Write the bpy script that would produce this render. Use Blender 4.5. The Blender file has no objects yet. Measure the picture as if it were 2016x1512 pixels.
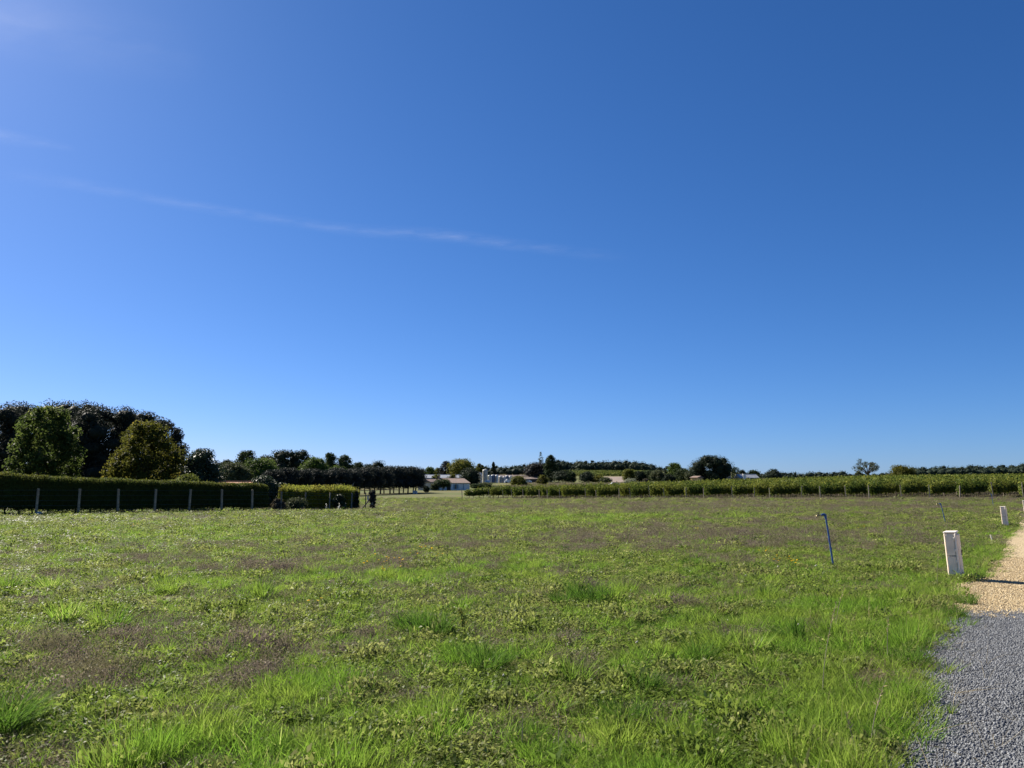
import bpy, math
import numpy as np
from mathutils import Vector, Matrix

# ------------------------------------------------------------------ camera, sky, sun, exposure
scene = bpy.context.scene
COL = scene.collection
FPX, CX, CY = 1514.0, 1008.0, 756.0          # lens of the photograph, in photograph pixels
PITCH = math.atan(204.0 / FPX)
EYE = 1.6
cam_d = bpy.data.cameras.new("camera")
cam_d.sensor_width = 36.0
cam_d.lens = FPX / 2016.0 * 36.0
cam_d.clip_start = 0.05
cam_d.clip_end = 90000.0
cam = bpy.data.objects.new("camera", cam_d)
COL.objects.link(cam)
cam.location = (0, 0, EYE)
cam.rotation_euler = (math.radians(90) + PITCH, 0, 0)
scene.camera = cam

SUN_AZ, SUN_EL = -48.0, 37.0                 # degrees; azimuth from +Y, negative = to the left
world = bpy.data.worlds.new("World")
scene.world = world
world.use_nodes = True
wn = world.node_tree
wn.nodes.clear()
sky = wn.nodes.new("ShaderNodeTexSky")
sky.sky_type = 'NISHITA'
sky.sun_disc = False
sky.sun_elevation = math.radians(SUN_EL)
sky.sun_rotation = math.radians(SUN_AZ)
sky.altitude = 100
sky.air_density = 0.75
sky.dust_density = 0.3
sky.ozone_density = 10.0
bg = wn.nodes.new("ShaderNodeBackground")
bg.inputs[1].default_value = 0.05
wo = wn.nodes.new("ShaderNodeOutputWorld")
tint = wn.nodes.new("ShaderNodeMix"); tint.data_type = 'RGBA'; tint.blend_type = 'MULTIPLY'
tint.inputs[0].default_value = 1.0; tint.inputs[7].default_value = (0.84, 1.0, 1.04, 1)
wn.links.new(sky.outputs[0], tint.inputs[6])
# one even colour grade over the whole sky (the phone's deeper blue)
sep = wn.nodes.new("ShaderNodeSeparateColor"); com = wn.nodes.new("ShaderNodeCombineColor")
wn.links.new(tint.outputs[2], sep.inputs[0])
for ch, (gm, k) in enumerate(((1.22, .79), (.985, .88), (.91, 1.15))):
    pw = wn.nodes.new("ShaderNodeMath"); pw.operation = 'POWER'; pw.inputs[1].default_value = gm
    ml = wn.nodes.new("ShaderNodeMath"); ml.operation = 'MULTIPLY'; ml.inputs[1].default_value = k
    wn.links.new(sep.outputs[ch], pw.inputs[0]); wn.links.new(pw.outputs[0], ml.inputs[0]); wn.links.new(ml.outputs[0], com.inputs[ch])
wn.links.new(com.outputs[0], bg.inputs[0])
wn.links.new(bg.outputs[0], wo.inputs[0])

sun_d = bpy.data.lights.new("sun", 'SUN')
sun_d.energy = 5.0
sun_d.angle = math.radians(0.5)
sun_d.color = (1.0, 0.93, 0.82)
sun = bpy.data.objects.new("sun", sun_d)
COL.objects.link(sun)
sa, se = math.radians(SUN_AZ), math.radians(SUN_EL)
to_sun = Vector((math.sin(sa) * math.cos(se), math.cos(sa) * math.cos(se), math.sin(se)))
sun.rotation_euler = to_sun.to_track_quat('Z', 'Y').to_euler()
sun.location = (-30, 20, 40)

vs = scene.view_settings
vs.view_transform = 'Standard'
vs.look = 'None'
vs.exposure = 1.26
vs.gamma = 1.0
scene.cycles.max_bounces = 6
scene.cycles.diffuse_bounces = 3
scene.cycles.transmission_bounces = 4
scene.cycles.transparent_max_bounces = 8

# ------------------------------------------------------------------ helpers
def ray(px, py):
    u, v = (px - CX) / FPX, (CY - py) / FPX
    return np.array([u, math.cos(PITCH) - v * math.sin(PITCH), math.sin(PITCH) + v * math.cos(PITCH)])

def at(px, py, depth):
    d = ray(px, py)
    t = depth / d[1]
    return np.array([d[0] * t, depth, EYE + d[2] * t])

def gnd(px, py, z=0.0):
    d = ray(px, py)
    t = (z - EYE) / d[2]
    return np.array([d[0] * t, d[1] * t, z])

def to_px(x, y, z=0.0):
    dz = z - EYE
    f = y * math.cos(PITCH) + dz * math.sin(PITCH)
    up = -y * math.sin(PITCH) + dz * math.cos(PITCH)
    f = np.maximum(f, 0.1)
    return CX + FPX * x / f, CY - FPX * up / f

def sstep(a, b, x):
    t = np.clip((x - a) / (b - a), 0, 1)
    return t * t * (3 - 2 * t)

def vnoise(x, y, seed=0, octs=3):
    x = np.asarray(x, float); y = np.asarray(y, float)
    out = np.zeros(np.broadcast(x, y).shape); amp, tot = 1.0, 0.0
    for o in range(octs):
        xi, yi = np.floor(x), np.floor(y)
        fx, fy = x - xi, y - yi
        fx, fy = fx * fx * (3 - 2 * fx), fy * fy * (3 - 2 * fy)
        def h(a, b):
            v = np.sin(a * 127.1 + b * 311.7 + seed * 74.7 + o * 19.3) * 43758.5453
            return v - np.floor(v)
        v = (h(xi, yi) * (1 - fx) + h(xi + 1, yi) * fx) * (1 - fy) + (h(xi, yi + 1) * (1 - fx) + h(xi + 1, yi + 1) * fx) * fy
        out += v * amp; tot += amp
        amp *= 0.5; x = x * 2.03 + 5.1; y = y * 2.03 + 9.7
    return out / tot

# vineyard frame: front corner A, boundary direction E, row direction R
VA = np.array([-5.9, 115.0]); VB = np.array([46.6, 70.0])
VE = (VB - VA) / np.linalg.norm(VB - VA)
VR = np.array([-VE[1], VE[0]])
VLEN = np.linalg.norm(VB - VA)
PY = [0, 46, 56, 67, 115, 160, 200, 270, 330, 400, 500, 560, 700, 1000, 6000]
PZ = [0, 0, -.1, -.3, -.15, 0, .15, .75, 3.4, 5.2, 9.3, 12, 16, 18, 18]

def H(x, y):
    x = np.asarray(x, float); y = np.asarray(y, float)
    base = np.interp(y, PY, PZ)
    f = sstep(.40, .27, x / np.maximum(y, 1.0)); base = base * f + np.minimum(base, 4.6) * (1 - f)
    p = (x - VA[0]) * VE[0] + (y - VA[1]) * VE[1]
    s = (x - VA[0]) * VR[0] + (y - VA[1]) * VR[1]
    q = np.clip(p / VLEN, -0.2, 1.6)
    hv = -.15 + .73 * q + np.clip(s, 0, 205) * (.021 - .004 * q) + np.maximum(s - 215, 0) * -.004
    w = sstep(-12, 0, p) * sstep(-40, 0, s)
    z = base * (1 - w) + hv * w
    near = sstep(25, 60, np.hypot(x, y))
    z = z + near * (vnoise(x * .06, y * .06, 3) - .5) * .12
    return z

def Hs(x, y):
    return float(H(np.array([x]), np.array([y]))[0])

def mesh_np(name, V, F, mats, fmat=None, var=None, smooth=False):
    me = bpy.data.meshes.new(name)
    V = np.asarray(V, np.float32); F = np.asarray(F, np.int32)
    k = F.shape[1]
    me.vertices.add(len(V)); me.vertices.foreach_set("co", V.ravel())
    me.loops.add(F.size); me.loops.foreach_set("vertex_index", F.ravel())
    me.polygons.add(len(F))
    me.polygons.foreach_set("loop_start", np.arange(0, F.size, k, dtype=np.int32))
    if smooth:
        me.polygons.foreach_set("use_smooth", np.ones(len(F), bool))
    for m in (mats if isinstance(mats, (list, tuple)) else [mats]):
        me.materials.append(m)
    if fmat is not None:
        me.polygons.foreach_set("material_index", np.asarray(fmat, np.int32))
    me.update(calc_edges=True)
    if var is not None:
        a = me.attributes.new("var", 'FLOAT', 'FACE')
        a.data.foreach_set("value", np.asarray(var, np.float32))
    return me

class MB:
    """collects boxes, tubes, lathes (as quads / tris in lists)"""
    def __init__(self): self.v = []; self.f = []
    def add(self, v, f):
        o = len(self.v); self.v += [tuple(map(float, p)) for p in v]; self.f += [tuple(i + o for i in q) for q in f]; return self
    def box(self, c, s, rz=0.0, bev=0.0):
        hx, hy, hz = s[0] / 2, s[1] / 2, s[2] / 2
        ca, sa_ = math.cos(rz), math.sin(rz)
        if bev <= 0:
            pts = [(sx * hx, sy * hy, sz * hz) for sz in (-1, 1) for sx, sy in ((-1, -1), (1, -1), (1, 1), (-1, 1))]
            fs = [(3, 2, 1, 0), (4, 5, 6, 7), (0, 1, 5, 4), (1, 2, 6, 5), (2, 3, 7, 6), (3, 0, 4, 7)]
        else:
            b = bev
            ring = [(-hx + b, -hy), (hx - b, -hy), (hx, -hy + b), (hx, hy - b), (hx - b, hy), (-hx + b, hy), (-hx, hy - b), (-hx, -hy + b)]
            inn = [(max(-hx + b, min(hx - b, x)) if abs(x) < hx else (abs(x) - b * .8) * (1 if x > 0 else -1), (abs(y) - b * .8) * (1 if y > 0 else -1) if abs(y) >= hy else y) for x, y in ring]
            pts = [(x, y, -hz) for x, y in ring] + [(x, y, hz - b) for x, y in ring] + [(x, y, hz) for x, y in inn]
            fs = [tuple(range(7, -1, -1)), tuple(range(16, 24))]
            for k in range(8):
                n = (k + 1) % 8
                fs += [(k, n, 8 + n, 8 + k), (8 + k, 8 + n, 16 + n, 16 + k)]
        pts = [(c[0] + x * ca - y * sa_, c[1] + x * sa_ + y * ca, c[2] + z) for x, y, z in pts]
        return self.add(pts, fs)
    def tube(self, pts, radii, n=8, cap=True):
        pts = [Vector(p) for p in pts]
        if not isinstance(radii, (list, tuple)): radii = [radii] * len(pts)
        V = []; F = []
        up = None
        for i, p in enumerate(pts):
            t = (pts[min(i + 1, len(pts) - 1)] - pts[max(i - 1, 0)]).normalized()
            if up is None:
                up = Vector((0, 0, 1)) if abs(t.z) < .9 else Vector((1, 0, 0))
            a = t.cross(up).normalized(); b = a.cross(t).normalized(); up = b
            for k in range(n):
                an = 2 * math.pi * k / n
                V.append(p + a * (math.cos(an) * radii[i]) + b * (math.sin(an) * radii[i]))
        for i in range(len(pts) - 1):
            for k in range(n):
                F.append((i * n + k, i * n + (k + 1) % n, (i + 1) * n + (k + 1) % n, (i + 1) * n + k))
        if cap:
            F.append(tuple(range(n - 1, -1, -1))); F.append(tuple((len(pts) - 1) * n + k for k in range(n)))
        return self.add(V, F)
    def lathe(self, prof, n=20, c=(0, 0, 0)):
        V = []; F = []
        for r, z in prof:
            for k in range(n):
                an = 2 * math.pi * k / n
                V.append((c[0] + r * math.cos(an), c[1] + r * math.sin(an), c[2] + z))
        for i in range(len(prof) - 1):
            for k in range(n):
                F.append((i * n + k, i * n + (k + 1) % n, (i + 1) * n + (k + 1) % n, (i + 1) * n + k))
        F.append(tuple(range(n - 1, -1, -1))); F.append(tuple((len(prof) - 1) * n + k for k in range(n)))
        return self.add(V, F)
    def mesh(self, name, mat, smooth=False):
        me = bpy.data.meshes.new(name)
        me.from_pydata(self.v, [], self.f)
        me.materials.append(mat)
        if smooth:
            for p in me.polygons: p.use_smooth = True
            me.set_sharp_from_angle(angle=math.radians(40))
        me.update()
        return me
    def build(self, name, mat, parent=None, smooth=False):
        return link(name, self.mesh(name, mat, smooth), parent)

def link(name, data, parent=None, loc=None):
    o = bpy.data.objects.new(name, data)
    COL.objects.link(o)
    if loc is not None: o.location = tuple(float(c) for c in loc)
    if parent is not None: o.parent = parent
    return o

def tag(o, label=None, cat=None, group=None, kind=None):
    if label: o["label"] = label
    if cat: o["category"] = cat
    if group: o["group"] = group
    if kind: o["kind"] = kind
    return o

def empty(name, loc, rz=0.0):
    o = link(name, None, None, loc)
    o.empty_display_size = 0.2
    o.rotation_euler = (0, 0, rz)
    return o

# ------------------------------------------------------------------ materials
def new_mat(name):
    m = bpy.data.materials.new(name); m.use_nodes = True
    nt = m.node_tree; nt.nodes.clear()
    out = nt.nodes.new("ShaderNodeOutputMaterial")
    return m, nt, out

def plain(name, col, rough=.7, metal=0.0, noise=0.12, nscale=6.0, col2=None, bump=0.0, spec=.4):
    m, nt, out = new_mat(name)
    N, L = nt.nodes, nt.links
    b = N.new("ShaderNodeBsdfPrincipled")
    b.inputs["Roughness"].default_value = rough
    b.inputs["Metallic"].default_value = metal
    b.inputs["Specular IOR Level"].default_value = spec
    tc = N.new("ShaderNodeTexCoord")
    nz = N.new("ShaderNodeTexNoise"); nz.inputs["Scale"].default_value = nscale; nz.inputs["Detail"].default_value = 6
    L.new(tc.outputs["Object"], nz.inputs["Vector"])
    mx = N.new("ShaderNodeMix"); mx.data_type = 'RGBA'
    c2 = col2 if col2 else tuple(c * (1 - noise * 2.2) for c in col)
    mx.inputs[6].default_value = (*c2, 1); mx.inputs[7].default_value = (*[min(1, c * (1 + noise * .5)) for c in col], 1)
    rp = N.new("ShaderNodeMapRange"); rp.inputs[1].default_value = .3; rp.inputs[2].default_value = .68
    L.new(nz.outputs[0], rp.inputs[0]); L.new(rp.outputs[0], mx.inputs[0])
    L.new(mx.outputs[2], b.inputs["Base Color"])
    if bump > 0:
        bp = N.new("ShaderNodeBump"); bp.inputs["Strength"].default_value = bump; bp.inputs["Distance"].default_value = .02
        n2 = N.new("ShaderNodeTexNoise"); n2.inputs["Scale"].default_value = nscale * 6; n2.inputs["Detail"].default_value = 4
        L.new(tc.outputs["Object"], n2.inputs["Vector"]); L.new(n2.outputs[0], bp.inputs["Height"]); L.new(bp.outputs[0], b.inputs["Normal"])
    L.new(b.outputs[0], out.inputs[0])
    return m

def leafy(name, ca, cb, cc=None, trans=.35, rough=.65, spec=.06, obj_rand=.0, wscale=0.0, wcol=None, wamt=.5):
    """foliage: colour ramp over the per-leaf value, part diffuse / part translucent"""
    m, nt, out = new_mat(name)
    N, L = nt.nodes, nt.links
    at_ = N.new("ShaderNodeAttribute"); at_.attribute_name = "var"
    fac = at_.outputs["Fac"]
    if obj_rand > 0:
        oi = N.new("ShaderNodeObjectInfo")
        ma = N.new("ShaderNodeMath"); ma.operation = 'MULTIPLY_ADD'
        ma.inputs[1].default_value = obj_rand; L.new(oi.outputs["Random"], ma.inputs[0])
        mb = N.new("ShaderNodeMath"); mb.operation = 'MULTIPLY'; mb.inputs[1].default_value = 1 - obj_rand
        L.new(fac, mb.inputs[0]); L.new(mb.outputs[0], ma.inputs[2])
        fac = ma.outputs[0]
    cr = N.new("ShaderNodeValToRGB")
    els = cr.color_ramp.elements
    els[0].position = 0.0; els[0].color = (*ca, 1)
    els[1].position = 1.0; els[1].color = (*(cc or cb), 1)
    if cc:
        e = els.new(.72); e.color = (*cb, 1)
    L.new(fac, cr.inputs[0])
    col = cr.outputs[0]
    if wscale > 0:
        g = N.new("ShaderNodeNewGeometry")
        nz = N.new("ShaderNodeTexNoise"); nz.inputs["Scale"].default_value = wscale; nz.inputs["Detail"].default_value = 3
        L.new(g.outputs["Position"], nz.inputs["Vector"])
        rp = N.new("ShaderNodeMapRange"); rp.inputs[1].default_value = .42; rp.inputs[2].default_value = .62; rp.inputs[4].default_value = wamt
        L.new(nz.outputs[0], rp.inputs[0])
        mx = N.new("ShaderNodeMix"); mx.data_type = 'RGBA'
        L.new(rp.outputs[0], mx.inputs[0]); L.new(col, mx.inputs[6]); mx.inputs[7].default_value = (*wcol, 1)
        col = mx.outputs[2]
    b = N.new("ShaderNodeBsdfPrincipled"); b.inputs["Roughness"].default_value = rough; b.inputs["Specular IOR Level"].default_value = spec
    L.new(col, b.inputs["Base Color"])
    t = N.new("ShaderNodeBsdfTranslucent")
    hs = N.new("ShaderNodeHueSaturation"); hs.inputs["Hue"].default_value = .497; hs.inputs["Saturation"].default_value = 1.0; hs.inputs["Value"].default_value = 1.75
    L.new(col, hs.inputs["Color"]); L.new(hs.outputs[0], t.inputs[0])
    ms = N.new("ShaderNodeMixShader"); ms.inputs[0].default_value = trans
    L.new(b.outputs[0], ms.inputs[1]); L.new(t.outputs[0], ms.inputs[2]); L.new(ms.outputs[0], out.inputs[0])
    return m

M = {}
M['lush'] = leafy('lush_grass_blades', (.042, .095, .012), (.118, .21, .022), (.31, .33, .11), trans=.52, obj_rand=.5, wscale=1.1, wcol=(.16, .21, .034), wamt=.65)
M['blue'] = leafy('dark_tussock_blades', (.025, .062, .008), (.065, .13, .016), (.13, .18, .04), trans=.45, obj_rand=.3)
M['low'] = leafy('low_weed_leaves', (.042, .075, .012), (.13, .175, .03), (.37, .365, .16), trans=.47, obj_rand=.55, rough=.5, spec=.09, wscale=1.3, wcol=(.175, .17, .065), wamt=.55)
M['dry'] = leafy('dry_weed_stems', (.062, .05, .038), (.16, .13, .098), (.37, .32, .235), spec=.08, trans=.32, obj_rand=.45, wscale=1.2, wcol=(.12, .125, .045), wamt=.55)
M['straw'] = leafy('straw', (.22, .17, .08), (.38, .31, .17), trans=.2)
M['dock'] = leafy('broad_weed_leaves', (.05, .10, .015), (.10, .16, .025), (.2, .22, .05), trans=.45, obj_rand=.3)
M['yellow_petal'] = leafy('yellow_petals', (.65, .38, .01), (.8, .55, .02), trans=.3)
M['white_petal'] = leafy('white_petals', (.6, .6, .55), (.75, .75, .7), trans=.2)
M['oak'] = leafy('holm_oak_leaves', (.018, .022, .015), (.034, .040, .027), (.066, .072, .052), trans=.14, rough=.65, spec=.07)
M['clip'] = leafy('clipped_oak_leaves', (.013, .018, .015), (.028, .034, .028), (.056, .060, .050), trans=.14, rough=.65, spec=.07)
M['maple'] = leafy('maple_leaves', (.028, .046, .011), (.065, .088, .02), (.17, .175, .06), trans=.45, rough=.6, spec=.05)
M['amber'] = leafy('turning_leaves', (.035, .042, .008), (.078, .078, .013), (.14, .115, .022), trans=.42, spec=.06)
M['laurel'] = leafy('laurel_leaves', (.014, .026, .012), (.030, .048, .020), (.08, .10, .05), trans=.15, rough=.45, spec=.2)
M['ybush'] = leafy('yellow_bush_leaves', (.06, .075, .015), (.13, .15, .03), (.2, .2, .05), trans=.4)
M['hedge'] = leafy('conifer_hedge_sprays', (.027, .042, .011), (.062, .082, .018), (.21, .205, .034), trans=.32, wscale=.7, wcol=(.06, .06, .014), wamt=.5)
M['hedge2'] = leafy('golden_hedge_sprays', (.06, .085, .014), (.15, .17, .026), (.28, .28, .05), trans=.5, wscale=.8, wcol=(.11, .075, .02), wamt=.5)
M['green'] = leafy('fresh_green_leaves', (.035, .06, .012), (.07, .105, .02), (.12, .15, .04), trans=.3)
M['mid'] = leafy('mid_green_leaves', (.022, .036, .014), (.045, .064, .024), (.08, .095, .04), trans=.22)
M['dark'] = leafy('dark_green_leaves', (.014, .023, .014), (.028, .040, .022), (.05, .062, .034), trans=.18)
M['wood'] = leafy('woodland_leaves', (.018, .028, .020), (.036, .052, .032), (.062, .078, .042), trans=.18)
M['greyg'] = leafy('grey_green_leaves', (.035, .045, .02), (.07, .082, .038), (.12, .13, .07), trans=.25)
M['gold'] = leafy('yellowing_leaves', (.05, .06, .012), (.11, .115, .02), (.17, .15, .03), trans=.3)
M['plum'] = leafy('dark_purple_green_leaves', (.018, .02, .018), (.032, .034, .03), (.05, .045, .04), trans=.12)
M['vine'] = leafy('vine_leaves', (.024, .04, .008), (.07, .102, .016), (.23, .23, .045), trans=.24, wscale=.3, wcol=(.17, .17, .03), wamt=.5)
M['scrub'] = leafy('brown_scrub', (.05, .042, .03), (.105, .09, .06), (.16, .14, .10), trans=.15)
M['pale'] = leafy('pale_blossom_leaves', (.12, .14, .08), (.25, .26, .18), (.4, .4, .33), trans=.2)
M['bark'] = plain('bark', (.085, .068, .05), .9, noise=.3, nscale=9, bump=.6)
M['vinewood'] = plain('vine_wood', (.06, .045, .035), .9, noise=.3, nscale=12)
M['concrete'] = plain('weathered_concrete', (.46, .32, .19), .9, noise=.28, nscale=7, bump=.4)
M['oldwood'] = plain('weathered_wood', (.26, .22, .17), .9, noise=.3, nscale=9, bump=.4)
M['wire'] = plain('galvanised_wire', (.22, .23, .22), .55, .8)
M['cream'] = plain('cream_polyester', (.92, .77, .60), .55, noise=.10, nscale=5, bump=.12)
M['white'] = plain('white_plastic', (.92, .80, .66), .4, noise=.06, nscale=9)
M['seam'] = plain('dark_seam', (.28, .25, .21), .8)
M['blue_pvc'] = plain('blue_plastic_pipe', (.018, .08, .27), .4, noise=.12, nscale=12, spec=.5)
M['brass'] = plain('dull_brass', (.36, .28, .16), .35, .85, noise=.2, nscale=20)
M['iron'] = plain('black_iron', (.03, .03, .03), .5, .4)
M['render_white'] = plain('white_render', (.72, .70, .66), .85, noise=.1, nscale=.8)
M['render_beige'] = plain('beige_render', (.62, .52, .42), .85, noise=.12, nscale=.8)
M['stone'] = plain('grey_stone', (.36, .34, .31), .9, noise=.25, nscale=1.2)
M['ochre'] = plain('ochre_render', (.62, .42, .20), .85, noise=.15, nscale=1.0)
M['tile'] = plain('old_clay_tile', (.22, .14, .105), .85, noise=.35, nscale=1.5, col2=(.14, .115, .10))
M['tile_orange'] = plain('orange_clay_tile', (.52, .24, .11), .8, noise=.2, nscale=2)
M['tile_brown'] = plain('brown_roof', (.17, .13, .11), .85, noise=.25, nscale=1.0)
M['slate'] = plain('grey_sheet_roof', (.36, .38, .40), .5, .2, noise=.15, nscale=.8)
M['shutter'] = plain('blue_grey_paint', (.20, .30, .36), .6)
M['darkglass'] = plain('dark_glass', (.02, .025, .03), .1, spec=.6)
M['tank_white'] = plain('white_tank', (.50, .50, .48), .4, noise=.12, nscale=.9)
M['steel'] = plain('stainless_steel', (.42, .45, .48), .35, .7, noise=.18, nscale=.7)
M['tank_blue'] = plain('blue_tank', (.08, .13, .22), .4, noise=.15, nscale=.7)
M['beige_tank'] = plain('beige_concrete_silo', (.46, .44, .38), .7, noise=.15, nscale=.8)
M['car_white'] = plain('white_car_paint', (.75, .75, .74), .25, noise=.03)
M['rubber'] = plain('black_rubber', (.02, .02, .02), .8)
M['pstone'] = plain('pale_stone', (.55, .52, .47), .85, noise=.2, nscale=15)

def ground_mat():
    m, nt, out = new_mat('field_soil_and_turf')
    N, L = nt.nodes, nt.links
    g = N.new("ShaderNodeNewGeometry")
    b = N.new("ShaderNodeBsdfPrincipled"); b.inputs["Roughness"].default_value = .95; b.inputs["Specular IOR Level"].default_value = .1
    def noise(sc, det=5):
        n = N.new("ShaderNodeTexNoise"); n.inputs["Scale"].default_value = sc; n.inputs["Detail"].default_value = det
        L.new(g.outputs["Position"], n.inputs["Vector"]); return n
    n1 = noise(.35); n2 = noise(6); n3 = noise(60, 3); n4 = noise(.03, 3)
    def ramp(n, a, c):
        r = N.new("ShaderNodeMapRange"); r.inputs[1].default_value = a; r.inputs[2].default_value = c; L.new(n.outputs[0], r.inputs[0]); return r
    def mix(f, ca, cb):
        x = N.new("ShaderNodeMix"); x.data_type = 'RGBA'
        L.new(f.outputs[0], x.inputs[0])
        for i, c in ((6, ca), (7, cb)):
            if isinstance(c, tuple): x.inputs[i].default_value = (*c, 1)
            else: L.new(c.outputs[2], x.inputs[i])
        return x
    turf = mix(ramp(n2, .35, .65), (.06, .075, .02), (.11, .10, .045))
    soil = mix(ramp(n3, .3, .7), (.085, .062, .042), (.17, .13, .09))
    c = mix(ramp(n1, .42, .6), turf, soil)
    far = mix(ramp(n4, .4, .6), (.085, .10, .03), (.12, .11, .045))
    cd = N.new("ShaderNodeVectorMath"); cd.operation = 'LENGTH'; L.new(g.outputs["Position"], cd.inputs[0])
    r = N.new("ShaderNodeMapRange"); r.inputs[1].default_value = 25; r.inputs[2].default_value = 110; L.new(cd.outputs["Value"], r.inputs[0])
    c2 = mix(r, c, far)
    L.new(c2.outputs[2], b.inputs["Base Color"])
    bp = N.new("ShaderNodeBump"); bp.inputs["Strength"].default_value = .8; bp.inputs["Distance"].default_value = .05
    L.new(n2.outputs[0], bp.inputs["Height"]); L.new(bp.outputs[0], b.inputs["Normal"])
    L.new(b.outputs[0], out.inputs[0])
    return m

def gravel_mat(name, ca, cb, cc):
    m, nt, out = new_mat(name)
    N, L = nt.nodes, nt.links
    g = N.new("ShaderNodeNewGeometry")
    vo = N.new("ShaderNodeTexVoronoi"); vo.inputs["Scale"].default_value = 55
    L.new(g.outputs["Position"], vo.inputs["Vector"])
    sp = N.new("ShaderNodeSeparateColor"); L.new(vo.outputs["Color"], sp.inputs[0])
    cr = N.new("ShaderNodeValToRGB"); e = cr.color_ramp.elements
    e[0].color = (*ca, 1); e[1].color = (*cc, 1); k = e.new(.5); k.color = (*cb, 1)
    L.new(sp.outputs[0], cr.inputs[0])
    b = N.new("ShaderNodeBsdfPrincipled"); b.inputs["Roughness"].default_value = .9
    L.new(cr.outputs[0], b.inputs["Base Color"])
    bp = N.new("ShaderNodeBump"); bp.inputs["Strength"].default_value = 1; bp.inputs["Distance"].default_value = .02; bp.invert = True
    L.new(vo.outputs["Distance"], bp.inputs["Height"]); L.new(bp.outputs[0], b.inputs["Normal"])
    L.new(b.outputs[0], out.inputs[0])
    return m

def stone_mat(name, ca, cb, cc):
    m, nt, out = new_mat(name)
    N, L = nt.nodes, nt.links
    oi = N.new("ShaderNodeObjectInfo")
    cr = N.new("ShaderNodeValToRGB"); e = cr.color_ramp.elements
    e[0].color = (*ca, 1); e[1].color = (*cc, 1); k = e.new(.55); k.color = (*cb, 1)
    L.new(oi.outputs["Random"], cr.inputs[0])
    b = N.new("ShaderNodeBsdfPrincipled"); b.inputs["Roughness"].default_value = .8
    L.new(cr.outputs[0], b.inputs["Base Color"]); L.new(b.outputs[0], out.inputs[0])
    return m

GREY = ((.06, .064, .07), (.118, .124, .132), (.225, .232, .24))
YEL = ((.25, .18, .09), (.43, .325, .17), (.60, .49, .31))
M['ground'] = ground_mat()
M['grey_bed'] = gravel_mat('grey_gravel_bed', *GREY)
M['yellow_bed'] = gravel_mat('yellow_gravel_bed', *YEL)
M['grey_stone_chip'] = stone_mat('grey_stone_chips', *GREY)
M['yellow_stone_chip'] = stone_mat('yellow_stone_chips', *YEL)
M['plough'] = plain('ploughed_soil', (.20, .15, .115), .95, noise=.2, nscale=.3)

# ------------------------------------------------------------------ terrain: one sheet
def build_ground():
    az = np.concatenate([np.radians(np.arange(-50, 50, .5)), np.radians(np.arange(50, 310, 5.0))])
    rr = np.concatenate([[0.0], np.geomspace(.8, 60, 70), np.linspace(62, 380, 130), np.geomspace(390, 5000, 50)])
    na, nr = len(az), len(rr)
    R_, A_ = np.meshgrid(rr, az, indexing='ij')
    X, Y = R_ * np.sin(A_), R_ * np.cos(A_)
    Z = H(X, Y)
    V = np.stack([X, Y, Z], -1).reshape(-1, 3)
    i, j = np.meshgrid(np.arange(1, nr - 1), np.arange(na), indexing='ij')
    a = i * na + j; b = i * na + (j + 1) % na; c = (i + 1) * na + (j + 1) % na; d = (i + 1) * na + j
    F = np.stack([a, d, c, b], -1).reshape(-1, 4)
    j = np.arange(na)
    F0 = np.stack([np.zeros(na, int), na + j, na + (j + 1) % na, na + (j + 1) % na], -1)
    V2, F2 = V, F
    me = mesh_np("field_ground", V2, F2, M['ground'], smooth=True)
    o = link("field_ground", me)
    tag(o, kind="structure")
    MB().add([V[na + k] for k in range(na)], [tuple(range(na - 1, -1, -1))])
build_ground()
mb = MB()
ring = [(.8 * math.sin(a), .8 * math.cos(a), 0.0) for a in np.radians(np.arange(0, 360, 10))]
tag(mb.add(ring, [tuple(range(len(ring) - 1, -1, -1))]).build("ground_patch", M['ground']), kind="structure")

# gravel sheets (edges read off the photograph, laid on the real ground plane)
grey_left = [(1725, 1640), (1762, 1512), (1800, 1440), (1835, 1372), (1815, 1312), (1848, 1262), (1882, 1226), (1890, 1204)]
yel_left = [(1890, 1204), (1882, 1172), (1888, 1150), (1948, 1138), (1960, 1106), (1978, 1084), (1984, 1060), (2004, 1043), (2011, 1022), (2022, 1008), (2040, 995)]
def wobble(pts, seed):
    out = []
    for k in range(len(pts) - 1):
        for t in np.linspace(0, 1, 7)[:-1]:
            p = pts[k] * (1 - t) + pts[k + 1] * t
            out.append(p + np.array([(vnoise(p[0] * 3, p[1] * 3, seed) - .5) * .3, 0, 0]))
    out.append(pts[-1])
    return out
gl = wobble([gnd(*p) for p in grey_left], 1)
yl = wobble([gnd(*p) for p in yel_left], 2)
GY = gl[-1][1]
def strip(name, left, right, z, mat):
    n = len(left)
    V = [(p[0], p[1], z) for p in left] + [(p[0], p[1], z) for p in right]
    F = [(k, n + k, n + k + 1, k + 1) for k in range(n - 1)]
    me = bpy.data.meshes.new(name); me.from_pydata(V, [], F); me.materials.append(mat); me.update()
    return tag(link(name, me), kind="structure")
strip("grey_gravel_road", gl, [np.array([14.0, p[1], 0]) for p in gl], .006, M['grey_bed'])
strip("yellow_gravel_path", yl, [p + np.array([4.5, -1.0 if k > 12 else 0, 0]) for k, p in enumerate(yl)], .010, M['yellow_bed'])
GLX = np.array([p[0] for p in gl]); GLY = np.array([p[1] for p in gl])
YLX = np.array([p[0] for p in yl]); YLY = np.array([p[1] for p in yl])
def edge_x(y):
    """left edge of the gravel at depth y"""
    o1 = np.argsort(GLY); o2 = np.argsort(YLY)
    return np.where(y < GY, np.interp(y, GLY[o1], GLX[o1]), np.interp(y, YLY[o2], YLX[o2]))

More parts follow.
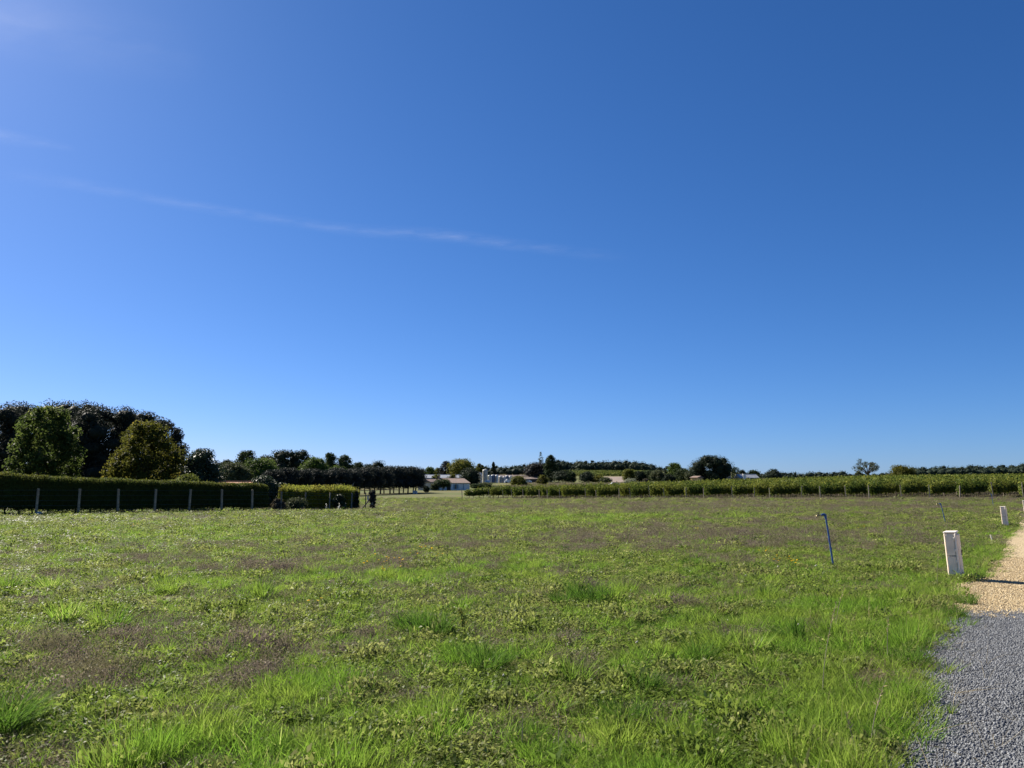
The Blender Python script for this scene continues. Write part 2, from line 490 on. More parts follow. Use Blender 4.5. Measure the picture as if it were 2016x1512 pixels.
# ------------------------------------------------------------------ scattering (instances on points)
def scatter(name, pts, rot, scl, pid, protos, label=None, cat=None):
    col = bpy.data.collections.new(name + "_kinds")
    for k, me in enumerate(protos):
        ob = bpy.data.objects.new("%s_kind_%02d" % (name, k), me)
        col.objects.link(ob)
    n = len(pts)
    me = bpy.data.meshes.new(name)
    me.vertices.add(n); me.vertices.foreach_set("co", np.asarray(pts, np.float32).ravel())
    a = me.attributes.new("rot", 'FLOAT_VECTOR', 'POINT'); a.data.foreach_set("vector", np.asarray(rot, np.float32).ravel())
    a = me.attributes.new("scl", 'FLOAT_VECTOR', 'POINT'); a.data.foreach_set("vector", np.asarray(scl, np.float32).ravel())
    a = me.attributes.new("pid", 'INT', 'POINT'); a.data.foreach_set("value", np.asarray(pid, np.int32))
    me.update()
    ng = bpy.data.node_groups.new(name + "_scatter", 'GeometryNodeTree')
    ng.interface.new_socket("Geometry", in_out='INPUT', socket_type='NodeSocketGeometry')
    ng.interface.new_socket("Geometry", in_out='OUTPUT', socket_type='NodeSocketGeometry')
    N, L = ng.nodes, ng.links
    gi = N.new("NodeGroupInput"); go = N.new("NodeGroupOutput")
    ci = N.new("GeometryNodeCollectionInfo"); ci.inputs["Collection"].default_value = col
    ci.inputs["Separate Children"].default_value = True; ci.inputs["Reset Children"].default_value = True
    ip = N.new("GeometryNodeInstanceOnPoints"); ip.inputs["Pick Instance"].default_value = True
    def attr(nm, ty):
        x = N.new("GeometryNodeInputNamedAttribute"); x.data_type = ty; x.inputs["Name"].default_value = nm; return x
    ar, as_, ap = attr("rot", 'FLOAT_VECTOR'), attr("scl", 'FLOAT_VECTOR'), attr("pid", 'INT')
    er = N.new("FunctionNodeEulerToRotation")
    L.new(ar.outputs["Attribute"], er.inputs[0])
    L.new(gi.outputs[0], ip.inputs["Points"]); L.new(ci.outputs[0], ip.inputs["Instance"])
    L.new(er.outputs[0], ip.inputs["Rotation"]); L.new(as_.outputs["Attribute"], ip.inputs["Scale"]); L.new(ap.outputs["Attribute"], ip.inputs["Instance Index"])
    L.new(ip.outputs[0], go.inputs[0])
    o = link(name, me)
    md = o.modifiers.new("scatter", 'NODES'); md.node_group = ng
    tag(o, label, cat, kind="stuff")
    return o

def blades(rng, n, rad, hmin, hmax, w, lean=.5, curl=.5, seg=3, mat=None, name="tuft", leanbias=(0.12, -0.05)):
    """a tuft of curved tapering blades"""
    a = rng.random(n) * 2 * np.pi
    r = rad * np.sqrt(rng.random(n))
    base = np.stack([r * np.cos(a), r * np.sin(a), np.full(n, -.01)], -1)
    out = a + rng.normal(0, .9, n)
    d = np.stack([np.cos(out), np.sin(out)], -1)
    h = rng.uniform(hmin, hmax, n)
    ln = lean * rng.random(n) + .08
    cu = curl * rng.random(n)
    sa_ = rng.random(n) * np.pi
    side = np.stack([np.cos(sa_), np.sin(sa_), np.zeros(n)], -1)
    ww = w * rng.uniform(.6, 1.3, n)
    rows = []
    for k in range(seg + 1):
        t = k / seg
        bend = (ln * t + cu * t * t) * h
        p = base.copy()
        p[:, :2] += d * bend[:, None] + np.array(leanbias) * (h * t)[:, None]
        p[:, 2] += h * t * (1 - .35 * cu * t)
        wd = ww * (1 - t) ** .6 if k < seg else ww * .04
        rows.append((p - side * (wd / 2)[:, None], p + side * (wd / 2)[:, None]))
    V = np.stack([x for pr in rows for x in pr], 1).reshape(-1, 3)
    st = 2 * (seg + 1)
    o = (np.arange(n) * st)[:, None]
    F = np.concatenate([o + np.array([[2 * k, 2 * k + 1, 2 * k + 3, 2 * k + 2]]) for k in range(seg)], 0)
    var = np.tile(np.clip(rng.beta(2, 2.6, n), 0, 1), seg)
    dead = np.tile(rng.random(n) < .06, seg)
    var = np.where(dead, 1.0, var)
    return V, F, var

def leaves_np(rng, P, Nn, U, L, W, droop=.15):
    S = np.cross(Nn, U); S /= np.linalg.norm(S, axis=1, keepdims=True) + 1e-9
    L = np.broadcast_to(L, len(P))[:, None]; W = np.broadcast_to(W, len(P))[:, None]
    v0 = P
    v1 = P + U * (.42 * L) + S * (W / 2) + Nn * (.06 * L)
    v2 = P + U * L - Nn * (droop * L)
    v3 = P + U * (.42 * L) - S * (W / 2) + Nn * (.06 * L)
    V = np.stack([v0, v1, v2, v3], 1).reshape(-1, 3)
    F = np.arange(len(P) * 4).reshape(-1, 4)
    return V, F

def unit(rng, n):
    v = rng.normal(size=(n, 3)); return v / np.linalg.norm(v, axis=1, keepdims=True)

def join_np(parts):
    Vs, Fs, vs_ = [], [], []
    o = 0
    for V, F, var in parts:
        Vs.append(V); Fs.append(F + o); vs_.append(var); o += len(V)
    return np.concatenate(Vs), np.concatenate(Fs), np.concatenate(vs_)

def leaf_mat_proto(rng, n, rad, zmax, L, W, up=.6):
    a = rng.random(n) * 2 * np.pi; r = rad * np.sqrt(rng.random(n))
    z = zmax * rng.random(n) ** 1.4
    P = np.stack([r * np.cos(a), r * np.sin(a), z], -1)
    Nn = unit(rng, n); Nn[:, 2] = np.abs(Nn[:, 2]) + up; Nn /= np.linalg.norm(Nn, axis=1, keepdims=True)
    U = np.cross(Nn, unit(rng, n)); U /= np.linalg.norm(U, axis=1, keepdims=True)
    V, F = leaves_np(rng, P, Nn, U, L * rng.uniform(.6, 1.3, n), W * rng.uniform(.6, 1.3, n))
    return V, F, rng.beta(2, 2.4, n)

rng = np.random.default_rng(11)
P_lush, P_low, P_dry, P_tus, P_dock, P_straw, P_flow = [], [], [], [], [], [], []
for k in range(7):
    V, F, va = blades(rng, 34, .11, .06, .17, .006, .55, .7)
    P_lush.append(mesh_np("lush_tuft", V, F, M['lush'], var=va))
for k in range(6):
    a = leaf_mat_proto(rng, 60, .12, .06, .032, .018)
    b = blades(rng, 9, .11, .04, .11, .005, .6, .6)
    V, F, va = join_np([a, b])
    P_low.append(mesh_np("low_weed", V, F, M['low'], var=va))
for k in range(4):
    a = leaf_mat_proto(rng, 30, .11, .08, .046, .021, .35)
    b = leaf_mat_proto(rng, 24, .12, .05, .03, .018)
    V, F, va = join_np([a, b])
    P_low.append(mesh_np("low_weed", V, F, M['low'], var=va))
for k in range(6):
    a = leaf_mat_proto(rng, 55, .12, .10, .020, .010, .2)
    b = blades(rng, 26, .10, .05, .14, .003, .9, .3)
    V, F, va = join_np([a, b])
    P_dry.append(mesh_np("dry_weed", V, F, M['dry'], var=va))
for k in range(5):
    V, F, va = blades(rng, 190, .13, .10, .27, .008, .5, .75, seg=4)
    P_tus.append(mesh_np("tussock", V, F, M['blue'] if k > 2 else M['lush'], var=va))
for k in range(4):
    n = 14
    a = np.linspace(0, 2 * np.pi, n) + rng.normal(0, .3, n)
    el = rng.uniform(.25, 1.1, n)
    U = np.stack([np.cos(a) * np.cos(el), np.sin(a) * np.cos(el), np.sin(el)], -1)
    Nn = np.stack([-np.cos(a) * np.sin(el), -np.sin(a) * np.sin(el), np.cos(el)], -1)
    V, F = leaves_np(rng, U * .02, Nn, U, rng.uniform(.07, .2, n), rng.uniform(.025, .05, n), .25)
    P_dock.append(mesh_np("broad_weed", V, F, M['dock'], var=rng.beta(2, 2, n)))
for k in range(4):
    V, F, va = blades(rng, 5, .08, .15, .45, .004, 1.4, .6)
    P_straw.append(mesh_np("straw_stems", V, F, M['straw'], var=va))

# zones of the meadow, authored over the ground
def zones(x, y):
    px, py = to_px(x, y)
    n1 = vnoise(x * .55, y * .45, 21); n2 = vnoise(x * 1.6, y * 1.4, 22); n3 = vnoise(x * .12, y * .10, 23)
    def blob(cx, cy, rx, ry): return np.exp(-(((px - cx) / rx) ** 2 + ((py - cy) / ry) ** 2))
    lush = .9 * sstep(1290, 1490, py + (n1 - .5) * 260 - 0.00027 * (px - 900) ** 2) * sstep(80, 420, px + (n2 - .5) * 200)
    d_edge = edge_x(y) - x
    lush = np.maximum(lush, .85 * sstep(2.4, .2, d_edge + (n2 - .5) * 1.8) * (y < 30))
    lush = np.maximum(lush, .6 * blob(1500, 1250, 330, 90) + .5 * blob(1700, 1170, 240, 70))
    lush = lush - .35 * sstep(1200, 1060, py)
    lush = np.maximum(lush, .55 * blob(940, 1290, 150, 60) + .5 * blob(1000, 1130, 260, 22) + .5 * blob(500, 1150, 300, 22))
    lush = np.maximum(lush, .75 * blob(400, 1052, 380, 12) * (n2 > .35) + .6 * blob(1200, 1020, 260, 14))
    lush = np.clip(lush + (n2 - .5) * 1.0 + (n1 - .5) * .5, 0, 1)
    dry = .62 * blob(300, 1285, 260, 55) + .6 * blob(500, 1345, 230, 50) + .6 * blob(130, 1330, 150, 80) + .6 * blob(700, 1250, 140, 45) + .5 * blob(1050, 1240, 160, 40) + .45 * blob(1330, 1180, 200, 30)
    dry = dry + .75 * blob(560, 1115, 330, 26) + .6 * blob(1100, 1070, 420, 30) + .6 * blob(1500, 1060, 420, 36) + .7 * blob(1400, 1000, 800, 16)
    dry = dry + .5 * blob(1000, 1170, 500, 30)
    n4 = vnoise(x * 3.1, y * 2.6, 24, 2)
    dry = np.clip(np.minimum(dry, 1) * (.15 + 1.0 * n1) + (n2 - .5) * 1.3 + (n4 - .5) * .9 + (n3 - .5) * .4 + .13 * sstep(1190, 1080, py) - .5 * blob(330, 1040, 520, 32), 0, 1)
    return lush, dry

def sector(rng, r0, r1, dens, ang=44):
    a0 = math.radians(ang)
    n = int(dens * a0 * (r1 * r1 - r0 * r0))
    r = np.sqrt(rng.uniform(r0 * r0, r1 * r1, n)); a = rng.uniform(-a0, a0, n)
    return r * np.sin(a), r * np.cos(a)

def cells(x, y, size, seed):
    """nearest clump centre of a jittered grid: distance, gap to the next one, three random numbers of that clump"""
    gx, gy = np.floor(x / size), np.floor(y / size)
    b1 = np.full(len(x), 9.9); b2 = np.full(len(x), 9.9); r = np.zeros((3, len(x)))
    def hsh(a, b, k):
        v = np.sin(a * 12.9898 + b * 78.233 + k * 37.719 + seed) * 43758.5453
        return v - np.floor(v)
    for i in (-1, 0, 1):
        for j in (-1, 0, 1):
            cx, cy = gx + i, gy + j
            px, py = (cx + hsh(cx, cy, 1)) * size, (cy + hsh(cx, cy, 2)) * size
            d = np.hypot(x - px, y - py) / size
            nw = d < b1
            b2 = np.where(nw, b1, np.minimum(b2, d)); b1 = np.where(nw, d, b1)
            for k in range(3): r[k] = np.where(nw, hsh(cx, cy, 3 + k), r[k])
    return b1, b2 - b1, r

# where the fenced garden, vineyard and gravel cut the meadow off
FN0 = np.array([-28.1, 46.0]); FN1 = np.array([-18.7, 56.0]); FN2 = np.array([-12.0, 67.0])
def meadow_ok(x, y, rng):
    s = (x - VA[0]) * VR[0] + (y - VA[1]) * VR[1]
    p = (x - VA[0]) * VE[0] + (y - VA[1]) * VE[1]
    ok = ~((s > -1) & (p > -2))
    ex = edge_x(y)
    inside = (x > ex - .02 + (rng.random(len(x)) ** 2) * .35 - .18) & (y < 62)
    return ok & ~inside

rng = np.random.default_rng(5)
sets = {k: [[], [], [], []] for k in ('lush', 'low', 'dry')}
def put(kind, x, y, sxy, sz, nk, tilt=.18):
    n = len(x)
    if n == 0: return
    z = H(x, y)
    S = sets[kind]
    S[0].append(np.stack([x, y, z], -1))
    S[1].append(np.stack([rng.normal(0, tilt, n), rng.normal(0, tilt, n), rng.random(n) * 6.283], -1))
    S[2].append(np.stack([sxy, sxy, sz], -1))
    S[3].append(rng.integers(0, nk, n))
for r0, r1, dens, sc in ((2.5, 8, 190, 1.0), (8, 13, 120, 1.1), (13, 22, 60, 1.35), (22, 40, 26, 1.9), (40, 75, 9, 3.0), (75, 125, 3.2, 4.6)):
    x, y = sector(rng, r0, r1, dens)
    ok = meadow_ok(x, y, rng); x, y = x[ok], y[ok]
    pxs, pys = to_px(x, y)
    soil = sum(np.exp(-(((pxs - a) / b) ** 2 + ((pys - c) / d) ** 2)) for a, b, c, d in ((745, 60, 1348, 16), (640, 45, 1300, 12), (545, 50, 1215, 10), (90, 60, 1390, 20), (1220, 40, 1120, 7), (1110, 30, 1455, 14), (330, 60, 1180, 8)))
    ok = rng.random(len(x)) > .8 * soil; x, y = x[ok], y[ok]
    lush, dry = zones(x, y)
    d1, gap, cr_ = cells(x, y, .42 if r0 < 13 else (.8 if r0 < 40 else 1.8), 3.3)
    mixd = rng.random(len(x)) < .22
    u = np.where(mixd, rng.random(len(x)), cr_[0]); u2 = np.where(mixd, rng.random(len(x)), cr_[1])
    kl = u < lush * .85
    kd = ~kl & (u2 < dry * 1.05 + .14)
    relief = (.45 + 1.35 * cr_[2] ** 1.7) * (.35 + .9 * np.clip(gap * 2.2, 0, 1)) * (1.25 - .5 * np.clip(d1, 0, 1))
    ko = ~kl & ~kd
    hs = (.45 + .8 * np.clip(vnoise(x * 1.1, y * .9, 31, 2) * 1.3 - .15, 0, 1)) * relief
    rs = rng.uniform(.8, 1.25, len(x))
    zs = 1.0 if sc < 1.5 else (1.15 if sc < 2.5 else 1.3)
    put('lush', x[kl], y[kl], (sc * rs)[kl], (zs * (.25 + .55 * hs) * rs * (.75 + .35 * lush))[kl], 7)
    put('dry', x[kd], y[kd], (sc * rs)[kd], (zs * (.35 + .5 * hs) * rs * (.6 + 1.2 * dry))[kd], 6)
    put('low', x[ko], y[ko], (sc * rs)[ko], (zs * (.35 + .8 * hs) * rs)[ko], 10)
    # clearings where litter and soil show
    # a sparse grass layer through everything
    m = rng.random(len(x)) < .16 * sstep(40, 12, y) + .04
    put('lush', x[m] + .07, y[m] + .05, (sc * rs)[m], (zs * .7 * rs)[m], 7)
cat = {k: [np.concatenate(a) for a in v] for k, v in sets.items()}
scatter("meadow_grass", *cat['lush'], P_lush, "short bright green meadow grass covering the field", "grass")
scatter("low_meadow_weeds", *cat['low'], P_low, "low leafy green weeds matted across the field", "weeds")
scatter("dry_brown_weeds", *cat['dry'], P_dry, "dry brown seeding weeds in patches across the field", "weeds")

# tussocks where the photograph shows them, then a few more further off
tus = [(215, 1240, 1.0, 1), (128, 1225, .9, 1), (330, 1168, .9, 0), (520, 1180, 1.1, 2), (100, 1160, .9, 0), (15, 1162, 1.0, 1), (700, 1155, .8, 0), (432, 1165, .8, 0),
       (820, 1248, 1.0, 3), (860, 1252, 1.0, 4), (800, 1235, .8, 3), (905, 1312, .7, 2), (955, 1322, .85, 3), (985, 1310, .6, 4), (930, 1300, .6, 3), (1165, 1190, 1.2, 3), (1200, 1185, 1.1, 2), (1140, 1180, 1.0, 3),
       (1025, 1128, .9, 2), (1362, 1118, .9, 3), (1232, 1170, .9, 0), (1130, 1345, .8, 2), (1420, 1280, .9, 2), (1470, 1290, .9, 0), (1380, 1300, .8, 3), (1240, 1425, .7, 3), (1270, 1360, .7, 4),
       (1300, 1185, .8, 0), (1105, 1190, .8, 4), (620, 1130, .8, 0), (760, 1140, .8, 1), (1510, 1180, .8, 2), (1560, 1260, .9, 3), (1640, 1250, .8, 0), (1760, 1180, .8, 2), (1905, 1190, .7, 3), (1880, 1215, .7, 3),
       (1800, 1310, .7, 3), (1770, 1370, .6, 2), (1690, 1460, .5, 3), (880, 1110, .7, 1), (1475, 1065, .6, 2), (1560, 1075, .6, 0)]
tp = np.array([gnd(a, b) for a, b, c, d in tus]); ts = np.array([c * 1.25 for a, b, c, d in tus]); ti = np.array([d for a, b, c, d in tus])
x, y = sector(rng, 8, 40, .16); ok = meadow_ok(x, y, rng); x, y = x[ok], y[ok]
tp = np.concatenate([tp, np.stack([x, y, H(x, y)], -1)]); ts = np.concatenate([ts, rng.uniform(.35, .75, len(x))]); ti = np.concatenate([ti, rng.integers(0, 5, len(x))])
x, y = sector(rng, 4, 26, 3.0); ok = meadow_ok(x, y, rng) & (vnoise(x * .5, y * .35, 55) + .3 * rng.random(len(x)) > .60); x, y = x[ok], y[ok]
tp = np.concatenate([tp, np.stack([x, y, H(x, y)], -1)]); ts = np.concatenate([ts, rng.uniform(.22, .52, len(x))]); ti = np.concatenate([ti, rng.choice([0, 1, 2, 0, 1, 2, 3], len(x))])
n = len(tp)
scatter("grass_tussocks", tp, np.stack([rng.normal(0, .1, n), rng.normal(0, .1, n), rng.random(n) * 6.28], -1), np.stack([ts, ts, ts * 1.1], -1), ti, P_tus,
        "taller dark green grass tussocks dotted over the field", "grass")
x, y = sector(rng, 3, 22, 4.0); ok = meadow_ok(x, y, rng) & (vnoise(x * .7, y * .6, 77) > .5); x, y = x[ok], y[ok]
n = len(x); s_ = rng.uniform(.35, .8, n)
scatter("broad_leaved_weeds", np.stack([x, y, H(x, y)], -1), np.stack([rng.normal(0, .1, n), rng.normal(0, .1, n), rng.random(n) * 6.28], -1), np.stack([s_] * 3, -1), rng.integers(0, 4, n), P_dock,
        "broad leaved weed rosettes among the grass", "weeds")
x, y = sector(rng, 3, 22, 2.6); ok = meadow_ok(x - .2, y, rng); x, y = x[ok], y[ok]
ye = rng.uniform(4.0, 20, 420); xe = edge_x(ye) + rng.normal(-.15, .3, 420)
x = np.concatenate([x, xe]); y = np.concatenate([y, ye]); n = len(x); s_ = rng.uniform(.2, .75, n)
scatter("dead_straw_stems", np.stack([x, y, H(x, y) + .01], -1), np.stack([rng.normal(0, .45, n), rng.normal(0, .45, n), rng.random(n) * 6.28], -1), np.stack([s_] * 3, -1), rng.integers(0, 4, n), P_straw,
        "bleached straw stems lying in the grass and at the gravel edge", "straw")

# stone chips
def chips(seed, n=5):
    out = []
    r = np.random.default_rng(seed)
    t = (1 + 5 ** .5) / 2
    IV = np.array([(-1, t, 0), (1, t, 0), (-1, -t, 0), (1, -t, 0), (0, -1, t), (0, 1, t), (0, -1, -t), (0, 1, -t), (t, 0, -1), (t, 0, 1), (-t, 0, -1), (-t, 0, 1)]) / 1.9
    IF = np.array([(0, 11, 5), (0, 5, 1), (0, 1, 7), (0, 7, 10), (0, 10, 11), (1, 5, 9), (5, 11, 4), (11, 10, 2), (10, 7, 6), (7, 1, 8), (3, 9, 4), (3, 4, 2), (3, 2, 6), (3, 6, 8), (3, 8, 9), (4, 9, 5), (2, 4, 11), (6, 2, 10), (8, 6, 7), (9, 8, 1)])
    for k in range(n):
        V = IV * r.uniform(.7, 1.25, (12, 1)) * np.array([1, r.uniform(.6, .9), r.uniform(.5, .8)])
        out.append((V, IF))
    return out
def chip_field(name, mat, x, y, size, z, label):
    n = len(x)
    pr = [mesh_np("stone_chip", V, F, mat) for V, F in chips(3)]
    s = size * (.5 + 1.0 * rng.random(n) ** 2.2)
    scatter(name, np.stack([x, y, np.full(n, z) + s * .25], -1), rng.uniform(0, 6.28, (n, 3)), np.stack([s] * 3, -1), rng.integers(0, 5, n), pr, label, "gravel")
def fill(x0, x1, y0, y1, dens):
    n = int((x1 - x0) * (y1 - y0) * dens)
    return rng.uniform(x0, x1, n), rng.uniform(y0, y1, n)
x, y = fill(1.8, 8.8, 3.4, GY + .9, 7500)
ok = (x > edge_x(y) - .12 * rng.random(len(x)) ** 2) & (x < y * .82 + .6) & (y + (vnoise(x * 1.3, y * 1.3, 66) - .5) * 1.3 < GY - .1 + .7 * rng.random(len(x)) ** 3)
chip_field("grey_gravel_stones", M['grey_stone_chip'], x[ok], y[ok], .0085, .006, "loose blue grey gravel stones on the road at lower right")
x, y = fill(5.0, 14.5, GY - 1.0, 18, 2800)
ok = (x > edge_x(y) - .15 * rng.random(len(x)) ** 2) & (x < y * .8 + .5) & (y + (vnoise(x * 1.3, y * 1.3, 66) - .5) * 1.3 > GY - .1 - .6 * rng.random(len(x)) ** 3)
chip_field("yellow_gravel_stones", M['yellow_stone_chip'], x[ok], y[ok], .010, .010, "loose yellow limestone gravel on the path beyond the grey road")
x, y = fill(-12, 7, 5, 40, .35); ok = meadow_ok(x, y, rng)
chip_field("scattered_pale_stones", M['pstone'], x[ok], y[ok], .022, .04, "small pale stones scattered in the grass")

# ------------------------------------------------------------------ foliage builders
ICO_V, ICO_F = chips(1, 1)[0][0] * 0, chips(1, 1)[0][1]
_t = (1 + 5 ** .5) / 2
ICO_V = np.array([(-1, _t, 0), (1, _t, 0), (-1, -_t, 0), (1, -_t, 0), (0, -1, _t), (0, 1, _t), (0, -1, -_t), (0, 1, -_t), (_t, 0, -1), (_t, 0, 1), (-_t, 0, -1), (-_t, 0, 1)]) / math.sqrt(1 + _t * _t)
ICO_Q = np.concatenate([ICO_F, ICO_F[:, 2:3]], 1)

def env(shape, t):
    t = np.clip(t, 0, 1)
    if shape == 'cone': return np.clip((1 - t), .03, 1) ** .85 * np.minimum(1, .55 + t * 3)
    if shape == 'column': return np.minimum(1, (1 - t) * 2.6) ** .6 * np.minimum(1, .5 + t * 3)
    if shape == 'box': return (1 - np.abs(2 * t - 1) ** 5) ** .35 + .02
    if shape == 'dome': return np.sqrt(np.clip(1 - t * t, .01, 1))
    if shape == 'egg': return np.sqrt(np.clip(1 - (np.abs(t - .38) / np.where(t < .38, .44, .63)) ** 2, .02, 1))
    return np.sqrt(np.clip(1 - (2 * t - 1) ** 2, .02, 1))

def clump(rng, C, Rr, n, ls, up=.35, core=.6, flat=.85, aspect=.55):
    """leaf faces over a set of lobes (centres C, radii Rr)"""
    parts = []
    w = Rr ** 2 / np.sum(Rr ** 2)
    li = rng.choice(len(C), n, p=w)
    d = unit(rng, n); d[:, 2] += up * .5; d /= np.linalg.norm(d, axis=1, keepdims=True)
    rad = Rr[li] * (.55 + .6 * rng.random(n) ** .8)
    P = C[li] + d * rad[:, None] * np.array([1, 1, flat])
    Nn = d * .7 + unit(rng, n) * .8 + np.array([0, 0, .25]); Nn /= np.linalg.norm(Nn, axis=1, keepdims=True)
    U = np.cross(Nn, unit(rng, n)); U[:, 2] -= .15; U /= np.linalg.norm(U, axis=1, keepdims=True)
    L = ls * rng.uniform(.65, 1.35, n)
    V, F = leaves_np(rng, P - U * (L * .5)[:, None], Nn, U, L, L * aspect * rng.uniform(.7, 1.3, n))
    lobe_v = rng.normal(0, .12, len(C))
    parts.append((V, F, np.clip(rng.beta(2, 2.6, n) + lobe_v[li], 0, 1)))
    if core > 0:
        m = len(C)
        q = (ICO_V[None] * (Rr * core)[:, None, None] * rng.uniform(.85, 1.15, (m, 12, 1)) * np.array([1, 1, flat]) + C[:, None]).reshape(-1, 3)
        f = (ICO_Q[None] + (np.arange(m) * 12)[:, None, None]).reshape(-1, 4)
        parts.append((q, f, np.full(len(f), .35)))
    return join_np(parts)

def crown_lobes(rng, shape, W, Hc, k, lob=.22, D=None):
    t = np.clip((np.arange(k) + rng.random(k)) / k, .04, .97)
    a = np.arange(k) * 2.4 + rng.normal(0, .5, k)
    e = env(shape, t)
    lr = W * lob * (.45 + .55 * e) * rng.uniform(.75, 1.25, k)
    rr = np.maximum(e * W / 2 - lr * .75, 0) * np.sqrt(rng.uniform(.3, 1, k))
    D = D or W
    C = np.stack([rr * np.cos(a), rr * np.sin(a) * D / W, np.clip(t * Hc, lr * .8, Hc - lr * .8)], -1)
    return C, lr

SEED = [100]
def tree(name, label, px, w, ytop, depth, shape='round', mat='mid', ls=.3, n=2500, k=18, cb=None, lob=.24, core=.58, trunk=None, group=None, cat="tree", aspect=.55, limbs=4, zoff=0.0):
    """px / w / ytop: where the crown stands in the photograph at that depth; cb: clear trunk height in metres"""
    SEED[0] += 1
    rng = np.random.default_rng(SEED[0])
    top = at(px, ytop, depth)
    z0 = Hs(top[0], depth) + zoff
    Ht = max(.6, top[2] - z0)
    W = w / FPX * depth * 1.1
    n = int(n * 1.9); k = int(k * 1.3)
    if 140 < depth < 600: W *= 1.2; lob *= .85; k = int(k * 1.3)
    cb = (.06 * Ht if cb is None else cb)
    Hc = Ht - cb
    e = empty(name, (top[0], depth, z0))
    C, Rr = crown_lobes(rng, shape, W, Hc, k, lob)
    C = C + np.array([0, 0, cb])
    V, F, va = clump(rng, C, Rr, n, ls, core=core, aspect=aspect)
    V[:, 2] = np.maximum(V[:, 2], .02)
    link("crown", mesh_np("crown", V, F, M[mat], var=va), e)
    tr = trunk or max(.06, .022 * Ht + .04)
    mb = MB()
    hx, hy = rng.normal(0, .04 * W, 2)
    zm = cb + Hc * .55
    mb.tube([(0, 0, -.15), (hx * .3, hy * .3, zm * .35), (hx, hy, zm * .7), (hx * 1.3, hy * 1.2, zm)], [tr * 1.25, tr, tr * .7, tr * .35], 7)
    for q in range(limbs):
        c = C[rng.integers(0, len(C))]
        s = zm * rng.uniform(.35, .75)
        mid = np.array([hx, hy, s]) * .4 + c * .6; mid[2] -= .05 * Hc
        mb.tube([(hx * .6, hy * .6, s), tuple(mid), tuple(c)], [tr * .5, tr * .33, tr * .14], 5)
    mb.build("trunk", M['bark'], e, smooth=True)
    tag(e, label, cat, group)
    return e

def shrub(name, label, *a, **kw):
    kw.setdefault('cat', 'shrub'); kw.setdefault('cb', .05); kw.setdefault('limbs', 2); kw.setdefault('trunk', .05)
    return tree(name, label, *a, **kw)

# ------------------------------------------------------------------ left garden: hedge, fences, trees
def fence_pt(k, a, b, n):
    return a + (b - a) * (k / n)
def along(a, b, t): return a * (1 - t) + b * t

